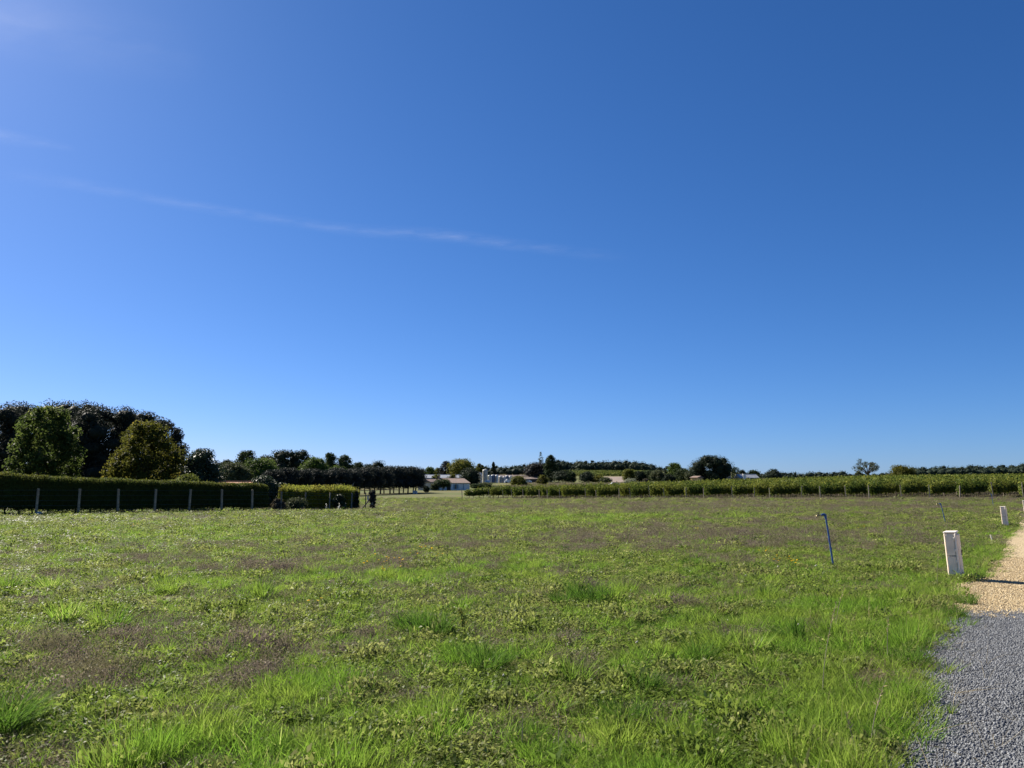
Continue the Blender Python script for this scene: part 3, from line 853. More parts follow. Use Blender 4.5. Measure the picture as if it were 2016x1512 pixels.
def hedge(name, label, path, tops, thick, gap, mat, ls, dens, ragged=.0, seed=1, bulge=.1):
    """clipped hedge: path of (x, y), height at each point; leaf faces over a solid inner body"""
    rng = np.random.default_rng(seed)
    path = np.array(path, float); tops = np.array(tops, float)
    seg = np.linalg.norm(np.diff(path, axis=0), axis=1); cum = np.concatenate([[0], np.cumsum(seg)]); Ltot = cum[-1]
    e = empty(name, (path[0][0], path[0][1], Hs(*path[0])))
    o = np.array([path[0][0], path[0][1], Hs(*path[0])])
    def frame(s):
        x = np.interp(s, cum, path[:, 0]); y = np.interp(s, cum, path[:, 1]); h = np.interp(s, cum, tops)
        i = np.clip(np.searchsorted(cum, s, side='right') - 1, 0, len(seg) - 1)
        t = (path[i + 1] - path[i]) / seg[i][:, None]
        return x, y, h, t
    def topz(s, h): return h + (vnoise(s * .5, s * 0, seed) - .5) * .3 + (vnoise(s * 2.2, s * 0, seed + 3) - .5) * .12
    def pos(s, off, zf):
        x, y, h, t = frame(s)
        nx, ny = t[:, 1], -t[:, 0]          # towards the camera side
        hh = topz(s, h)
        g = gap + (vnoise(s * 1.3, s * 0, seed + 9) - .5) * gap * 1.2
        z = g + (hh - g) * zf
        w = off * thick / 2 * (1 + bulge * (vnoise(s * .9, zf * 3, seed + 5) - .5))
        return np.stack([x + nx * w, y + ny * w, H(x, y) + z], -1), np.stack([nx, ny, np.zeros_like(nx)], -1), t
    parts = []
    hm = tops.mean()
    for face, n in (('front', int(Ltot * hm * dens)), ('back', int(Ltot * hm * dens * .5)), ('top', int(Ltot * thick * dens * 1.3)), ('bottom', int(Ltot * thick * dens * .25)), ('ends', int(2 * thick * hm * dens))):
        s = rng.uniform(0, Ltot, n); zf = rng.random(n); off = rng.uniform(-1, 1, n)
        if face == 'front': off = 1 + rng.normal(0, .07, n)
        if face == 'back': off = -1 + rng.normal(0, .07, n)
        if face == 'top': zf = 1 + rng.normal(0, .02, n) + ragged * rng.random(n) ** 3
        if face == 'bottom': zf = rng.normal(0, .03, n)
        if face == 'ends': s = np.where(rng.random(n) < .5, 0, Ltot) + rng.normal(0, .08, n); s = np.clip(s, -.1, Ltot + .1)
        edge = np.clip((np.abs(off) - .75) * 4, 0, 1.2) * np.clip((zf - .9) * 10, 0, 1)
        P, nf, t = pos(s, off, zf - .05 * edge)
        t3 = np.concatenate([t, np.zeros((n, 1))], 1)
        base = {'front': nf, 'back': -nf, 'top': np.tile([0, 0, 1.0], (n, 1)), 'bottom': np.tile([0, 0, -1.0], (n, 1)), 'ends': np.where((s > Ltot / 2)[:, None], t3, -t3)}[face]
        Nn = base + unit(rng, n) * .75; Nn /= np.linalg.norm(Nn, axis=1, keepdims=True)
        U = np.cross(Nn, unit(rng, n)); U[:, 2] += .5; U += base * .3; U /= np.linalg.norm(U, axis=1, keepdims=True)
        L = ls * rng.uniform(.6, 1.4, n)
        V, F = leaves_np(rng, P - o, Nn, U, L, L * .5)
        va = rng.beta(2, 3, n) * .8 + (.35 if face == 'top' else 0)  # top leaves shifted paler: the sunlit rim is put into their colour
        parts.append((V, F, np.clip(va, 0, 1)))
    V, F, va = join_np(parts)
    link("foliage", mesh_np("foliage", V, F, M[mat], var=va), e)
    # inner body
    ns = int(Ltot / .5) + 2
    s = np.linspace(.06, Ltot - .06, ns)
    rings = [pos(s, np.full(ns, a), np.full(ns, b))[0] for a, b in ((.88, .05), (.9, .5), (.84, .94), (-.84, .94), (-.9, .5), (-.88, .05))]
    Vb = np.stack(rings, 1).reshape(-1, 3) - o
    Fb = [(i * 6 + k, i * 6 + (k + 1) % 6, (i + 1) * 6 + (k + 1) % 6, (i + 1) * 6 + k) for i in range(ns - 1) for k in range(6)]
    me = bpy.data.meshes.new("inner_body"); me.from_pydata([tuple(map(float, v)) for v in Vb], [], Fb + [tuple(range(6)), tuple((ns - 1) * 6 + k for k in range(5, -1, -1))])
    me.materials.append(M[mat]); me.update()
    a = me.attributes.new("var", 'FLOAT', 'FACE'); a.data.foreach_set("value", np.full(len(me.polygons), .25, np.float32))
    link("inner_body", me, e)
    mb = MB()
    for ss in np.arange(.4, Ltot, .8):
        x, y, h, t = frame(np.array([ss + rng.normal(0, .1)]))
        z = Hs(x[0], y[0])
        mb.tube([(x[0] - o[0], y[0] - o[1], z - .1 - o[2]), (x[0] - o[0] + rng.normal(0, .05), y[0] - o[1], z + gap + .35 - o[2])], [.05, .035], 6)
    st = mb.build("stem", M['bark'], e, smooth=True); st["kind"] = "stuff"
    tag(e, label, "hedge")
    return e

nrm = np.array([-(FN1 - FN0)[1], (FN1 - FN0)[0]]); nrm /= np.linalg.norm(nrm)     # away from the camera
d01 = (FN1 - FN0) / np.linalg.norm(FN1 - FN0)
hp = [FN0 - d01 * 9 + nrm * 1.35, FN0 - d01 * 2.2 + nrm * 1.35, FN0 + nrm * 1.35, along(FN0, FN1, .5) + nrm * 1.35, FN1 + nrm * 1.35, FN1 + d01 * 1.55 + nrm * 1.35]
hedge("clipped_hedge", "long tall clipped dark conifer hedge behind the concrete posts at left", hp, [2.5, 2.42, 2.22, 2.02, 1.95, 1.86], 1.5, .26, 'hedge', .10, 420, seed=4)
nrm2 = np.array([-(FN2 - FN1)[1], (FN2 - FN1)[0]]); nrm2 /= np.linalg.norm(nrm2)
hq = [along(FN1, FN2, .32) + nrm2 * 1.5, along(FN1, FN2, .6) + nrm2 * 1.4, along(FN1, FN2, .92) + nrm2 * 1.05]
hedge("golden_hedge", "shorter ragged golden green hedge behind the thin wooden posts", hq, [1.62, 1.68, 1.74], 1.0, .06, 'hedge2', .12, 420, ragged=.22, seed=8, bulge=.5)

# fence with concrete posts
def post_mesh(w, h, mat, taper=.9):
    mb = MB()
    hw = w / 2; tw = hw * taper
    mb.box((0, 0, h / 2 - .1), (w, w, h + .2), 0, bev=w * .16)
    return mb.mesh("post", mat)
fe = empty("concrete_post_fence", (FN0[0], FN0[1], Hs(*FN0)))
pm = post_mesh(.13, 1.56, M['concrete'])
pts = []
for k in range(-3, 7):
    p = FN0 + (FN1 - FN0) / 6.0 * k
    z = Hs(*p)
    o = link("post", pm, fe, (p[0] - FN0[0], p[1] - FN0[1], z - Hs(*FN0)))
    o.rotation_euler = (float(np.sin(k * 2.1) * .015), float(np.cos(k * 1.7) * .02), math.radians(43) + k * .05)
    pts.append((p[0] - FN0[0], p[1] - FN0[1], z - Hs(*FN0)))
for h in (.25, .55, .85, 1.15, 1.46):
    mb = MB(); mb.tube([(p[0] + .06, p[1] - .06, p[2] + h) for p in pts], .004, 4)
    mb.build("wire", M['wire'], fe)
tag(fe, "wire fence on weathered concrete posts in front of the tall clipped hedge", "fence")
# fence with wooden posts, then the end brace
we = empty("wooden_post_fence", (FN1[0], FN1[1], Hs(*FN1)))
wp = post_mesh(.10, 1.45, M['oldwood'])
pts = [(0, 0, 0)]
px_posts = [559, 605.5, 652.5, 695.5]
for k, pxx in enumerate(px_posts):
    a = (pxx - CX) / FPX
    # meet of the sight line with the fence line
    dd = FN2 - FN1
    t = (a * FN1[1] - FN1[0]) / (dd[0] - a * dd[1])
    p = FN1 + dd * t
    z = Hs(*p)
    o = link("post", wp, we, (p[0] - FN1[0], p[1] - FN1[1], z - Hs(*FN1)))
    o.rotation_euler = (.02 * (-1) ** k, .015 * k, .3 * k)
    pts.append((p[0] - FN1[0], p[1] - FN1[1], z - Hs(*FN1)))
pe = along(FN1, FN2, .93)
pts.append((pe[0] - FN1[0], pe[1] - FN1[1], Hs(*pe) - Hs(*FN1)))
mb = MB(); mb.tube([(pts[-1][0], pts[-1][1], pts[-1][2] - .1), (pts[-1][0], pts[-1][1], pts[-1][2] + 1.5)], .04, 7)
mb.build("post", M['iron'], we)
for h in (.3, .6, .9, 1.2, 1.38):
    mb = MB(); mb.tube([(p[0] + .05, p[1] - .05, p[2] + h) for p in pts], .004, 4)
    mb.build("wire", M['wire'], we)
tag(we, "wire fence on thin weathered wooden posts before the golden hedge", "fence")

# ivy-covered end post with its brace
pz = Hs(*FN2)
ge = empty("ivy_gate_post", (FN2[0] - .05, FN2[1], pz))
mb = MB(); mb.tube([(0, 0, -.1), (.02, 0, .8), (.04, 0, 1.55)], [.16, .15, .14], 8); mb.build("post", M['oldwood'], ge)
mb = MB(); mb.tube([(-.95, -.15, -.02), (-.45, -.05, .62), (-.02, 0, 1.2)], [.055, .055, .05], 7); mb.build("brace", M['oldwood'], ge)
mb = MB(); mb.box((-.38, .1, .95), (.14, .05, .55)); mb.build("sign_board", M['render_white'], ge)
r2 = np.random.default_rng(77)
C = np.array([(.02, 0, .35), (.0, .02, .75), (.04, 0, 1.1), (-.05, 0, 1.4), (.08, 0, 1.5), (.18, 0, .6), (.2, 0, 1.2), (-.2, 0, 1.45)]); Rr = np.array([.24, .24, .25, .25, .22, .16, .16, .12])
C = np.concatenate([C, [(.05, 0, .15), (.1, 0, .9), (-.02, 0, 1.2)]]); Rr = np.concatenate([Rr, [.26, .26, .26]])
V, F, va = clump(r2, C, Rr, 2200, .1, core=.85)
link("ivy", mesh_np("ivy", V, F, M['plum'], var=va), ge)
tag(ge, "dark ivy covered gate post with slanting wooden brace at the fence end", "gate post")

# bits by the second hedge
def arc_branch():
    p = along(FN1, FN2, .86) + nrm2 * 1.8
    z = Hs(*p)
    e = empty("hedge_branch", (p[0], p[1], z))
    mb = MB(); mb.tube([(0, 0, -.05), (-.1, 0, .7), (.05, 0, 1.45), (.5, 0, 1.75), (.85, 0, 2.15), (.98, 0, 2.4)], [.04, .04, .04, .05, .04, .015], 6); mb.build("stem", M['oldwood'], e, True)
    tag(e, "bare branch curving up from the right end of the golden hedge", "branch")
arc_branch()
shrub("juniper_shrub", "spreading grey green juniper in front of the golden hedge", 582, 46, 980, 59.5, 'dome', 'greyg', .12, 1800, 12)
shrub("brown_cuttings_heap", "low heap of brown cuttings beside the end of the tall hedge", 548, 30, 982, 58.5, 'dome', 'scrub', .14, 900, 8, cat="heap")
shrub("dark_leaf_shrub", "dark green shrub growing against the right of the golden hedge", 668, 26, 974, 63, 'round', 'laurel', .13, 1400, 10)
shrub("dark_cypress_shrub", "dark conical shrub at the right end of the golden hedge", 702, 16, 967, 65.5, 'cone', 'dark', .12, 1100, 10)
for pxx, pyy, lab in ((643, 995, "white flower clump by the fence, left of the pair"), (668, 998, "white flower clump by the fence, right of the pair")):
    shrub("white_flower_clump", lab, pxx, 6, pyy - 2, 61, 'dome', 'white_petal', .06, 60, 4, cat="flowers", core=0)
shrub("laurel_bush", "glossy green laurel bush behind the gap between the two hedges", 522, 62, 938, 66, 'round', 'laurel', .16, 3600, 16)
shrub("small_laurel_bush", "smaller glossy bush right of the laurel bush, behind the golden hedge", 556, 36, 950, 67, 'dome', 'laurel', .16, 1600, 10)
mb = MB()
p = gnd(76, 1014)
mb.lathe([(.0, -.02), (.16, 0), (.2, .08), (.15, .17), (.05, .21)], 10)
o = mb.build("white_stone", M['pstone'], None, True); o.location = (p[0], p[1], Hs(p[0], p[1])); tag(o, "pale rounded stone at the foot of the leftmost concrete post", "stone")

# the near trees behind the hedge
oaks = [(-75, 150, 806, 74, "far left dark holm oak cut off by the picture edge"), (-5, 130, 800, 70, "dark holm oak left of the maple, crown at the picture edge"),
        (72, 125, 795, 80, "dark holm oak behind the sunlit maple"), (155, 150, 792, 78, "tallest dark holm oak right of the maple"),
        (212, 130, 799, 74, "dark holm oak between the maple and the amber tree"), (277, 120, 811, 78, "dark holm oak behind the amber tree, left side"),
        (327, 85, 829, 80, "dark holm oak behind the amber tree, right side")]
for pxx, w, yt, dp, lab in oaks:
    tree("holm_oak", lab, pxx, w, yt, dp, 'box' if w > 100 else 'round', 'oak', .17, 11500, 40, cb=.4, lob=.17, core=.64, group="dark holm oaks behind the hedge")
tree("maple_tree", "light green maple with pale sunlit leaves behind the clipped hedge", 97, 138, 801, 62, 'round', 'maple', .23, 5600, 44, cb=.8, lob=.125, core=.5)
tree("amber_tree", "rounded tree turning amber brown behind the clipped hedge", 292, 140, 830, 64, 'egg', 'amber', .20, 6500, 44, cb=.5, lob=.135, core=.5)
tree("laurel_tree", "dark upright laurel tree right of the amber tree", 396, 84, 884, 68, 'egg', 'laurel', .16, 7000, 26, cb=.3)
shrub("yellow_bush", "yellow green bush peeping over the hedge below the laurel tree", 372, 66, 933, 58, 'dome', 'ybush', .14, 3500, 14)
tree("slim_yellow_tree", "thin wispy yellow green shoot right of the amber tree", 362, 18, 872, 66, 'column', 'gold', .14, 500, 10, core=0)

# ------------------------------------------------------------------ utility boxes and standpipes by the gravel
ROAD_AZ = math.radians(35)
def utility_box(px, py, h, label, lean):
    p = gnd(px, py)
    e = empty("utility_box", p, -ROAD_AZ)             # local +y runs along the road, +x faces it
    e.rotation_euler = (0, lean, -ROAD_AZ)
    D, Wd = .205, .44                                  # depth off the road, width along it
    x0 = -D                                           # the front right corner stands at the origin
    mb = MB(); mb.box((-D / 2 - .012, Wd / 2 + .004, h / 2 - .06), (D - .03, Wd - .01, h + .06), 0, .012); mb.build("cabinet", M['cream'], e)
    mb = MB(); mb.box((-D / 2 - .012, .001, h * .72), (D - .075, .012, h * .40)); mb.build("side_panel", M['cream'], e)
    mb = MB(); mb.box((-D / 2 - .012, .001, h * .31), (D - .075, .012, h * .36)); mb.build("side_panel", M['cream'], e)
    mb = MB(); mb.box((-D / 2 - .012, -.002, h * .505), (D - .06, .008, .007)); mb.build("seam", M['seam'], e)
    mb = MB(); mb.box((-D / 2 - .004, Wd / 2, h - .012), (D - .006, Wd + .004, .022), 0, .008); mb.build("top_cap", M['white'], e)
    dr = MB().box((-.004, Wd / 2 + .004, h / 2 - .01), (.022, Wd - .03, h - .09), 0, .006).build("door", M['cream'], e)
    MB().box((.012, Wd - .07, h * .55), (.014, .03, .09)).build("lock", M['iron'], dr)
    MB().box((-.022, -.004, h / 2 - .02), (.032, .03, h - .03), 0, .008).build("corner_trim", M['white'], e)
    for f in (.17, .40, .62, .86):
        MB().box((-.045, -.010, h * f), (.024, .02, .045), 0, .005).build("hinge", M['white'], e)
    MB().box((-D / 2, Wd / 2, .015), (D - .01, Wd - .02, .09)).build("plinth", M['stone'], e)
    tag(e, label, "utility box", "pale utility boxes along the gravel path")
    return e
utility_box(1894, 1144, .84, "nearest and largest cream utility box, at the start of the yellow gravel", math.radians(-2.2))
utility_box(1985, 1037, .83, "second cream utility box along the path, farther off by the picture edge", math.radians(-2.5))
utility_box(2024, 1012.5, .83, "farthest utility box, half cut by the right picture edge", math.radians(-1.5))

def standpipe(px, py, h, lean, label, rz=0.0):
    p = gnd(px, py)
    e = empty("standpipe", (p[0], p[1], Hs(p[0], p[1])), rz)
    tx = -h * math.sin(lean); tz = h * math.cos(lean)
    mb = MB(); mb.tube([(0, 0, -.15), (tx * .45 - .008, 0, tz * .45), (tx * .7, 0, tz * .7), (tx, 0, tz)], .017, 10); pipe = mb.build("pipe", M['blue_pvc'], e, True)
    MB().tube([(tx * .36 - .007, 0, tz * .36 - .025), (tx * .36 - .005, 0, tz * .36 + .025)], .0205, 10).build("coupling", M['blue_pvc'], e, True)
    mb = MB()
    mb.tube([(tx + .004, 0, tz - .05), (tx - .001, 0, tz - .01), (tx - .006, 0, tz + .018), (tx - .022, 0, tz + .028), (tx - .06, 0, tz + .022), (tx - .085, 0, tz + .018)], [.024, .026, .027, .026, .023, .024], 10)
    mb.build("elbow", M['blue_pvc'], e, True)
    tp_ = mb_t = MB()
    mb_t.tube([(tx - .08, 0, tz + .018), (tx - .11, 0, tz + .014), (tx - .15, 0, tz + .012), (tx - .175, 0, tz + .004), (tx - .19, 0, tz - .03), (tx - .192, 0, tz - .055)], [.012, .014, .016, .014, .011, .012], 9)
    tap = mb_t.build("tap", M['brass'], e, True)
    mb = MB(); mb.tube([(tx - .14, 0, tz + .02), (tx - .148, 0, tz + .055)], .008, 7); mb.tube([(tx - .185, 0, tz + .062), (tx - .148, 0, tz + .056), (tx - .118, .01, tz + .068)], [.006, .008, .006], 6)
    mb.build("handle", M['iron'], tap, True)
    tag(e, label, "standpipe", "blue standpipes in the field")
    return e
standpipe(1643, 1118, 1.04, math.radians(7.0), "nearest blue plastic standpipe with brass tap, leaning left")
standpipe(1863, 1031, .88, math.radians(12), "second blue standpipe behind the nearest utility box, leaning left")
standpipe(1957, 1004, .85, math.radians(8), "faint third blue standpipe near the vines, left of the second box", .3)

p = gnd(1955, 1068)
e = empty("white_marker_peg", p)
MB().tube([(0, 0, -.1), (-.03, 0, .1), (-.055, 0, .21)], [.018, .017, .016], 8).build("peg", M['white'], e, True)
MB().lathe([(.02, 0), (.022, .006), (.018, .012)], 8, (-.056, 0, .208)).build("cap", M['white'], e)
tag(e, "small leaning white plastic peg beside the path between the boxes", "peg")
p = gnd(2013, 1013)
mb = MB(); mb.lathe([(.05, -.01), (.085, .05), (.09, .11), (.06, .17), (.02, .2)], 12)
o = mb.build("white_pipe_cap", M['white'], None, True); o.location = (p[0] - .1, p[1] - .5, 0); tag(o, "rounded white plastic cap below the farthest utility box", "pipe cap")
p = gnd(1092, 991)
MBp = MB(); MBp.tube([(0, 0, -.1), (0, 0, .22)], [.035, .03], 6)
o = MBp.build("white_field_stake", M['white']); o.location = (p[0], p[1], Hs(p[0], p[1])); tag(o, "tiny white stake standing before the vine rows", "stake")

# single plants that stand out
def tall_stem(px, py, h, lean, mat, label, name="dry_grass_stalk", cat="stalk", r=.003, heads=0, dirx=None):
    p = gnd(px, py); e = empty(name, p)
    r3 = np.random.default_rng(int(px))
    mb = MB(); pts = [(lean * h * t ** 1.5, .04 * h * math.sin(t * 2), h * t - .02) for t in np.linspace(0, 1, 7)]
    mb.tube(pts, [r * (1.2 - .8 * t) for t in np.linspace(0, 1, 7)], 5)
    mb.build("stem", M['oldwood'] if mat == 'straw' else M['bark'], e)
    n = heads
    if n:
        t = r3.uniform(.55, 1, n)
        P = np.stack([lean * h * t ** 1.5, .04 * h * np.sin(t * 2), h * t - .02], -1)
        U = unit(r3, n); U[:, 2] = np.abs(U[:, 2]) + .4; U /= np.linalg.norm(U, axis=1, keepdims=True)
        Nn = np.cross(U, unit(r3, n)); Nn /= np.linalg.norm(Nn, axis=1, keepdims=True)
        V, F = leaves_np(r3, P, Nn, U, r3.uniform(.02, .05, n), r3.uniform(.004, .009, n))
        link("seed_head", mesh_np("seed_head", V, F, M[mat], var=r3.random(n)), e)["kind"] = "stuff"
    tag(e, label, cat)
tall_stem(1620, 1368, .72, .22, 'straw', "tall thin straw stalk in the grass left of the grey gravel", heads=22)
tall_stem(1748, 1300, .42, .10, 'straw', "short straw stalk close to the gravel edge", heads=16)
tall_stem(1645, 1245, .50, .26, 'straw', "thin pale stalk below the nearest standpipe", heads=20)
tall_stem(1862, 1052, .95, .35, 'straw', "tall yellowed stalk rising behind the nearest utility box", heads=22)
tall_stem(1846, 1160, .60, .12, 'straw', "dry stalk beside the left of the nearest utility box", heads=14)
tall_stem(1715, 1470, .42, .30, 'straw', "bent straw stalk near the bottom of the gravel edge", heads=14)
tall_stem(1690, 1500, .30, -.2, 'straw', "left leaning straw stalk at the bottom beside the gravel", heads=10)
tall_stem(1028, 1472, .26, .02, 'straw', "upright dead stem in the lush foreground grass, left of the trio", heads=4)
tall_stem(1100, 1480, .26, .01, 'straw', "upright dead stem in the lush foreground grass, middle of the trio", heads=4)
tall_stem(1113, 1484, .22, .05, 'straw', "upright dead stem in the lush foreground grass, right of the trio", heads=4)
def spike_weed(px, py, h, label, mat='ybush'):
    p = gnd(px, py); e = empty("mullein_spike", p)
    r3 = np.random.default_rng(9)
    MB().tube([(0, 0, -.02), (-.01, 0, h * .5), (-.04, 0, h)], [.008, .007, .005], 6).build("stem", M['bark'], e)
    n = 80; t = r3.uniform(.3, 1.04, n)
    P = np.stack([-.04 * t ** 2 + r3.normal(0, .012, n), r3.normal(0, .012, n), h * t], -1)
    U = unit(r3, n); U[:, 2] = np.abs(U[:, 2]); Nn = np.cross(U, unit(r3, n)); Nn /= np.linalg.norm(Nn, axis=1, keepdims=True)
    V, F = leaves_np(r3, P, Nn, U, .05 * (1.3 - .7 * t), .018)
    link("flower_spike", mesh_np("flower_spike", V, F, M[mat], var=r3.random(n)), e)
    tag(e, label, "weed")
spike_weed(912, 1246, .25, "single upright spiky weed leaning left in mid field")
def sprout(px, py, label):
    p = gnd(px, py); e = empty("green_sprout", (p[0], p[1], .008))
    r3 = np.random.default_rng(3)
    V, F, va = blades(r3, 16, .015, .06, .11, .008, .5, .3)
    link("leaf", mesh_np("leaf", V, F, M['dock'], var=va), e)["kind"] = "stuff"
    tag(e, label, "plant")
sprout(1873, 1408, "lone green sprout growing out of the grey gravel")
def big_tussock(px, py, s, label):
    p = gnd(px, py); e = empty("grass_tussock", p)
    r3 = np.random.default_rng(31)
    V, F, va = blades(r3, 520, .17, .22, .46, .008, .7, 1.0, seg=5)
    link("blade", mesh_np("blade", V * s, F, M['blue'], var=va), e)["kind"] = "stuff"
    tag(e, label, "grass")
big_tussock(-8, 1445, .85, "large dark green grass tussock at the lower left picture edge")
# yellow flowers
ORD = ["first", "second", "third", "fourth", "fifth", "sixth", "seventh", "eighth", "ninth", "tenth", "eleventh", "twelfth", "thirteenth", "fourteenth", "fifteenth", "sixteenth", "seventeenth", "eighteenth", "nineteenth", "twentieth",
       "twenty-first", "twenty-second", "twenty-third", "twenty-fourth", "twenty-fifth", "twenty-sixth", "twenty-seventh", "twenty-eighth", "twenty-ninth", "thirtieth"]
fl = [(738, 1100), (745, 1112), (752, 1128), (766, 1122), (786, 1108), (792, 1113), (826, 1078), (850, 1086), (822, 1092), (765, 1105), (1508, 1082), (1510, 1088), (1530, 1100), (1533, 1110), (1562, 1108), (1570, 1112), (1370, 1040), (1690, 1038), (1698, 1036), (270, 1030), (262, 1034), (625, 1195), (862, 1098), (716, 1112)]
fl.sort()
zone_n = {}
def flower_label(a, b):
    z = "mid-field left of centre" if 700 <= a < 900 else ("just left of the nearest standpipe" if 1500 <= a < 1580 else ("right of the nearest standpipe" if a >= 1600 else ("far left field" if a < 300 else ("right of the picture centre" if a > 1000 else "left foreground meadow"))))
    zone_n[z] = zone_n.get(z, 0) + 1
    return "small yellow meadow flowers %s, %s clump from the left" % (z, ORD[zone_n[z] - 1])
for k, (a, b) in enumerate(fl):
    p = gnd(a, b + 9)
    r3 = np.random.default_rng(k)
    if k == 0:
        P0 = []
        n = 12; an = np.linspace(0, 6.28, n, endpoint=False)
        U = np.stack([np.cos(an), np.sin(an), .25 + 0 * an], -1); U /= np.linalg.norm(U, axis=1, keepdims=True)
        Nn = np.cross(U, np.stack([-np.sin(an), np.cos(an), 0 * an], -1))
        V, F = leaves_np(r3, U * .003, Nn, U, .018, .009)
        petal_me = mesh_np("flower_head", V, F, M['yellow_petal'], var=r3.random(n))
        stem_me = MB().tube([(0, 0, -.01), (.005, 0, .1), (.0, 0, .16)], .0025, 5).mesh("stem", M['dock'])
    e = empty("yellow_flower", (p[0], p[1], Hs(p[0], p[1])), k)
    for j in range(3):
        ox, oy = (0, 0) if j == 0 else (r3.normal(0, .09), r3.normal(0, .09))
        hh = r3.uniform(.75, 1.25)
        s_ = link("stem", stem_me, e, (ox, oy, 0)); s_.scale = (1, 1, hh)
        f_ = link("flower_head", petal_me, e, (ox, oy, .16 * hh)); f_.rotation_euler = (r3.normal(0, .3), r3.normal(0, .3), k)
    tag(e, flower_label(a, b), "flower", "yellow flowers dotted in the meadow")

# ------------------------------------------------------------------ vineyard
vpost = post_mesh(.09, 1.55, M['oldwood'])
def vine_row(i):
    rng = np.random.default_rng(900 + i)
    a = VA + VE * (2.55 * i + rng.normal(0, .12)) + VR * rng.uniform(-1.6, 1.6)
    z0 = Hs(*a)
    e = empty("vine_row", (a[0], a[1], z0))
    Lr = 205.0
    pieces = []
    def seg(s0, s1, per_m, ls, full):
        n = int((s1 - s0) * per_m)
        s = rng.uniform(s0, s1, n)
        # vines about 1.1 m apart make the outline bulge
        bul = .5 + .5 * np.cos((s - .5 + .25 * np.sin(s * 1.7 + i)) * 2 * np.pi / 1.1)
        dens = vnoise(s * .45, s * 0 + i * 3.3, 41)
        clm = vnoise(s * 1.15, s * 0 + i * 7.7, 43, 2)
        top = 1.05 + .34 * dens + .62 * clm + .08 * bul + rng.normal(0, .06, n) + .5 * rng.random(n) ** 5 * (clm > .5)
        low = .62 - .5 * clm * dens if full else .85
        zf = rng.random(n) ** (.8 if full else .6)
        z = low + (top - low) * zf
        wid = (.10 + .14 * bul + .46 * clm) * (1 - .35 * (zf - .45) ** 2 * 4 * .6)
        if full:
            wid = wid * np.clip(.55 + s * .8, .2, 1)
        sd = np.where(rng.random(n) < .5, -1, 1) * (1 - rng.random(n) ** 2.5 * .8)
        w = sd * wid
        x = a[0] + VR[0] * s + VE[0] * w; y = a[1] + VR[1] * s + VE[1] * w
        P = np.stack([x - a[0], y - a[1], H(x, y) - z0 + z], -1)
        base = np.stack([VE[0] * np.sign(w), VE[1] * np.sign(w), .35 + zf * .9], -1)
        Nn = base + unit(rng, n) * .8; Nn /= np.linalg.norm(Nn, axis=1, keepdims=True)
        U = np.cross(Nn, unit(rng, n)); U[:, 2] -= .35; U /= np.linalg.norm(U, axis=1, keepdims=True)
        L = ls * rng.uniform(.65, 1.3, n)
        keep = rng.random(n) < .35 + 1.3 * clm
        P, Nn, U, L, dens = P[keep], Nn[keep], U[keep], L[keep], dens[keep]; zn = vnoise(s[keep] * 2.3, P[:, 2] * 2.2 + i * 5, 47, 2); n = len(P)
        V, F = leaves_np(rng, P, Nn, U, L, L * .85)
        va = np.clip(rng.beta(2, 2.2, n) + (dens - .5) * .5 + (zn - .5) * .35 + (.25 if (i == 0 and full) else 0), 0, 1)
        pieces.append((V, F, va))
    seg(-.05, 9, 230, .18, True)
    seg(9, 28, 100, .22, True)
    seg(28, 80, 44, .30, False)
    seg(80, Lr, 20, .42, False)
    V, F, va = join_np(pieces)
    link("foliage", mesh_np("foliage", V, F, M['vine'], var=va), e)
    # added inner body, widened to block light and darken the row sides
    ns = 90; s = np.concatenate([np.linspace(.4, 30, 80), np.linspace(31, Lr, 110)])
    rows = []
    for wv, zv in ((.15, .58), (.2, .95), (.12, 1.25), (-.12, 1.25), (-.2, .95), (-.15, .58)):
        wj = wv * (1 + .5 * (vnoise(s * 2, s * 0 + zv, i) - .5)); zj = zv + (.6 if zv > 1.1 else .3) * (vnoise(s * 1.15, s * 0 + i * 7.7, 43, 2) - .55)
        x = a[0] + VR[0] * s + VE[0] * wj; y = a[1] + VR[1] * s + VE[1] * wj
        rows.append(np.stack([x - a[0], y - a[1], H(x, y) - z0 + zj], -1))
    Vb = np.stack(rows, 1).reshape(-1, 3)
    Fb = np.array([(q * 6 + k, q * 6 + (k + 1) % 6, (q + 1) * 6 + (k + 1) % 6, (q + 1) * 6 + k) for q in range(len(s) - 1) for k in range(6)])
    link("inner_body", mesh_np("inner_body", Vb, Fb, M['vine'], var=np.full(len(Fb), .2)), e)
    mb = MB()
    for s in np.arange(.7, 26, 1.1):
        x, y = a + VR * (s + rng.normal(0, .08))
        z = Hs(x, y) - z0; dx = rng.normal(0, .06)
        mb.tube([(x - a[0], y - a[1], z - .06), (x - a[0] + dx, y - a[1], z + .3), (x - a[0] + dx * .3, y - a[1] + dx, z + .72)], [.045, .03, .03], 5)
    mb.build("trunk", M['vinewood'], e)["kind"] = "stuff"
    for s in (rng.uniform(-.7, -.2), 5.5, 11.5, 18):
        x, y = a + VR * s
        o = link("post", vpost, e, (x - a[0], y - a[1], Hs(x, y) - z0 - .02))
        o.rotation_euler = (float(rng.normal(0, .035)), float(rng.normal(0, .04)) - .10 * rng.random(), float(rng.random()))
        o.scale = (float(rng.uniform(.7, 1.1)), float(rng.uniform(.7, 1.1)), float(rng.uniform(.8, 1.02)))
    if i == 0: lab = "yellowing grapevine row at the left end of the vineyard, first of all"
    else: lab = "leafy grapevine row, %s from the left end of the vineyard" % ORD[i]
    tag(e, lab, "vine row", "grapevine rows of the vineyard")
for i in range(30): vine_row(i)

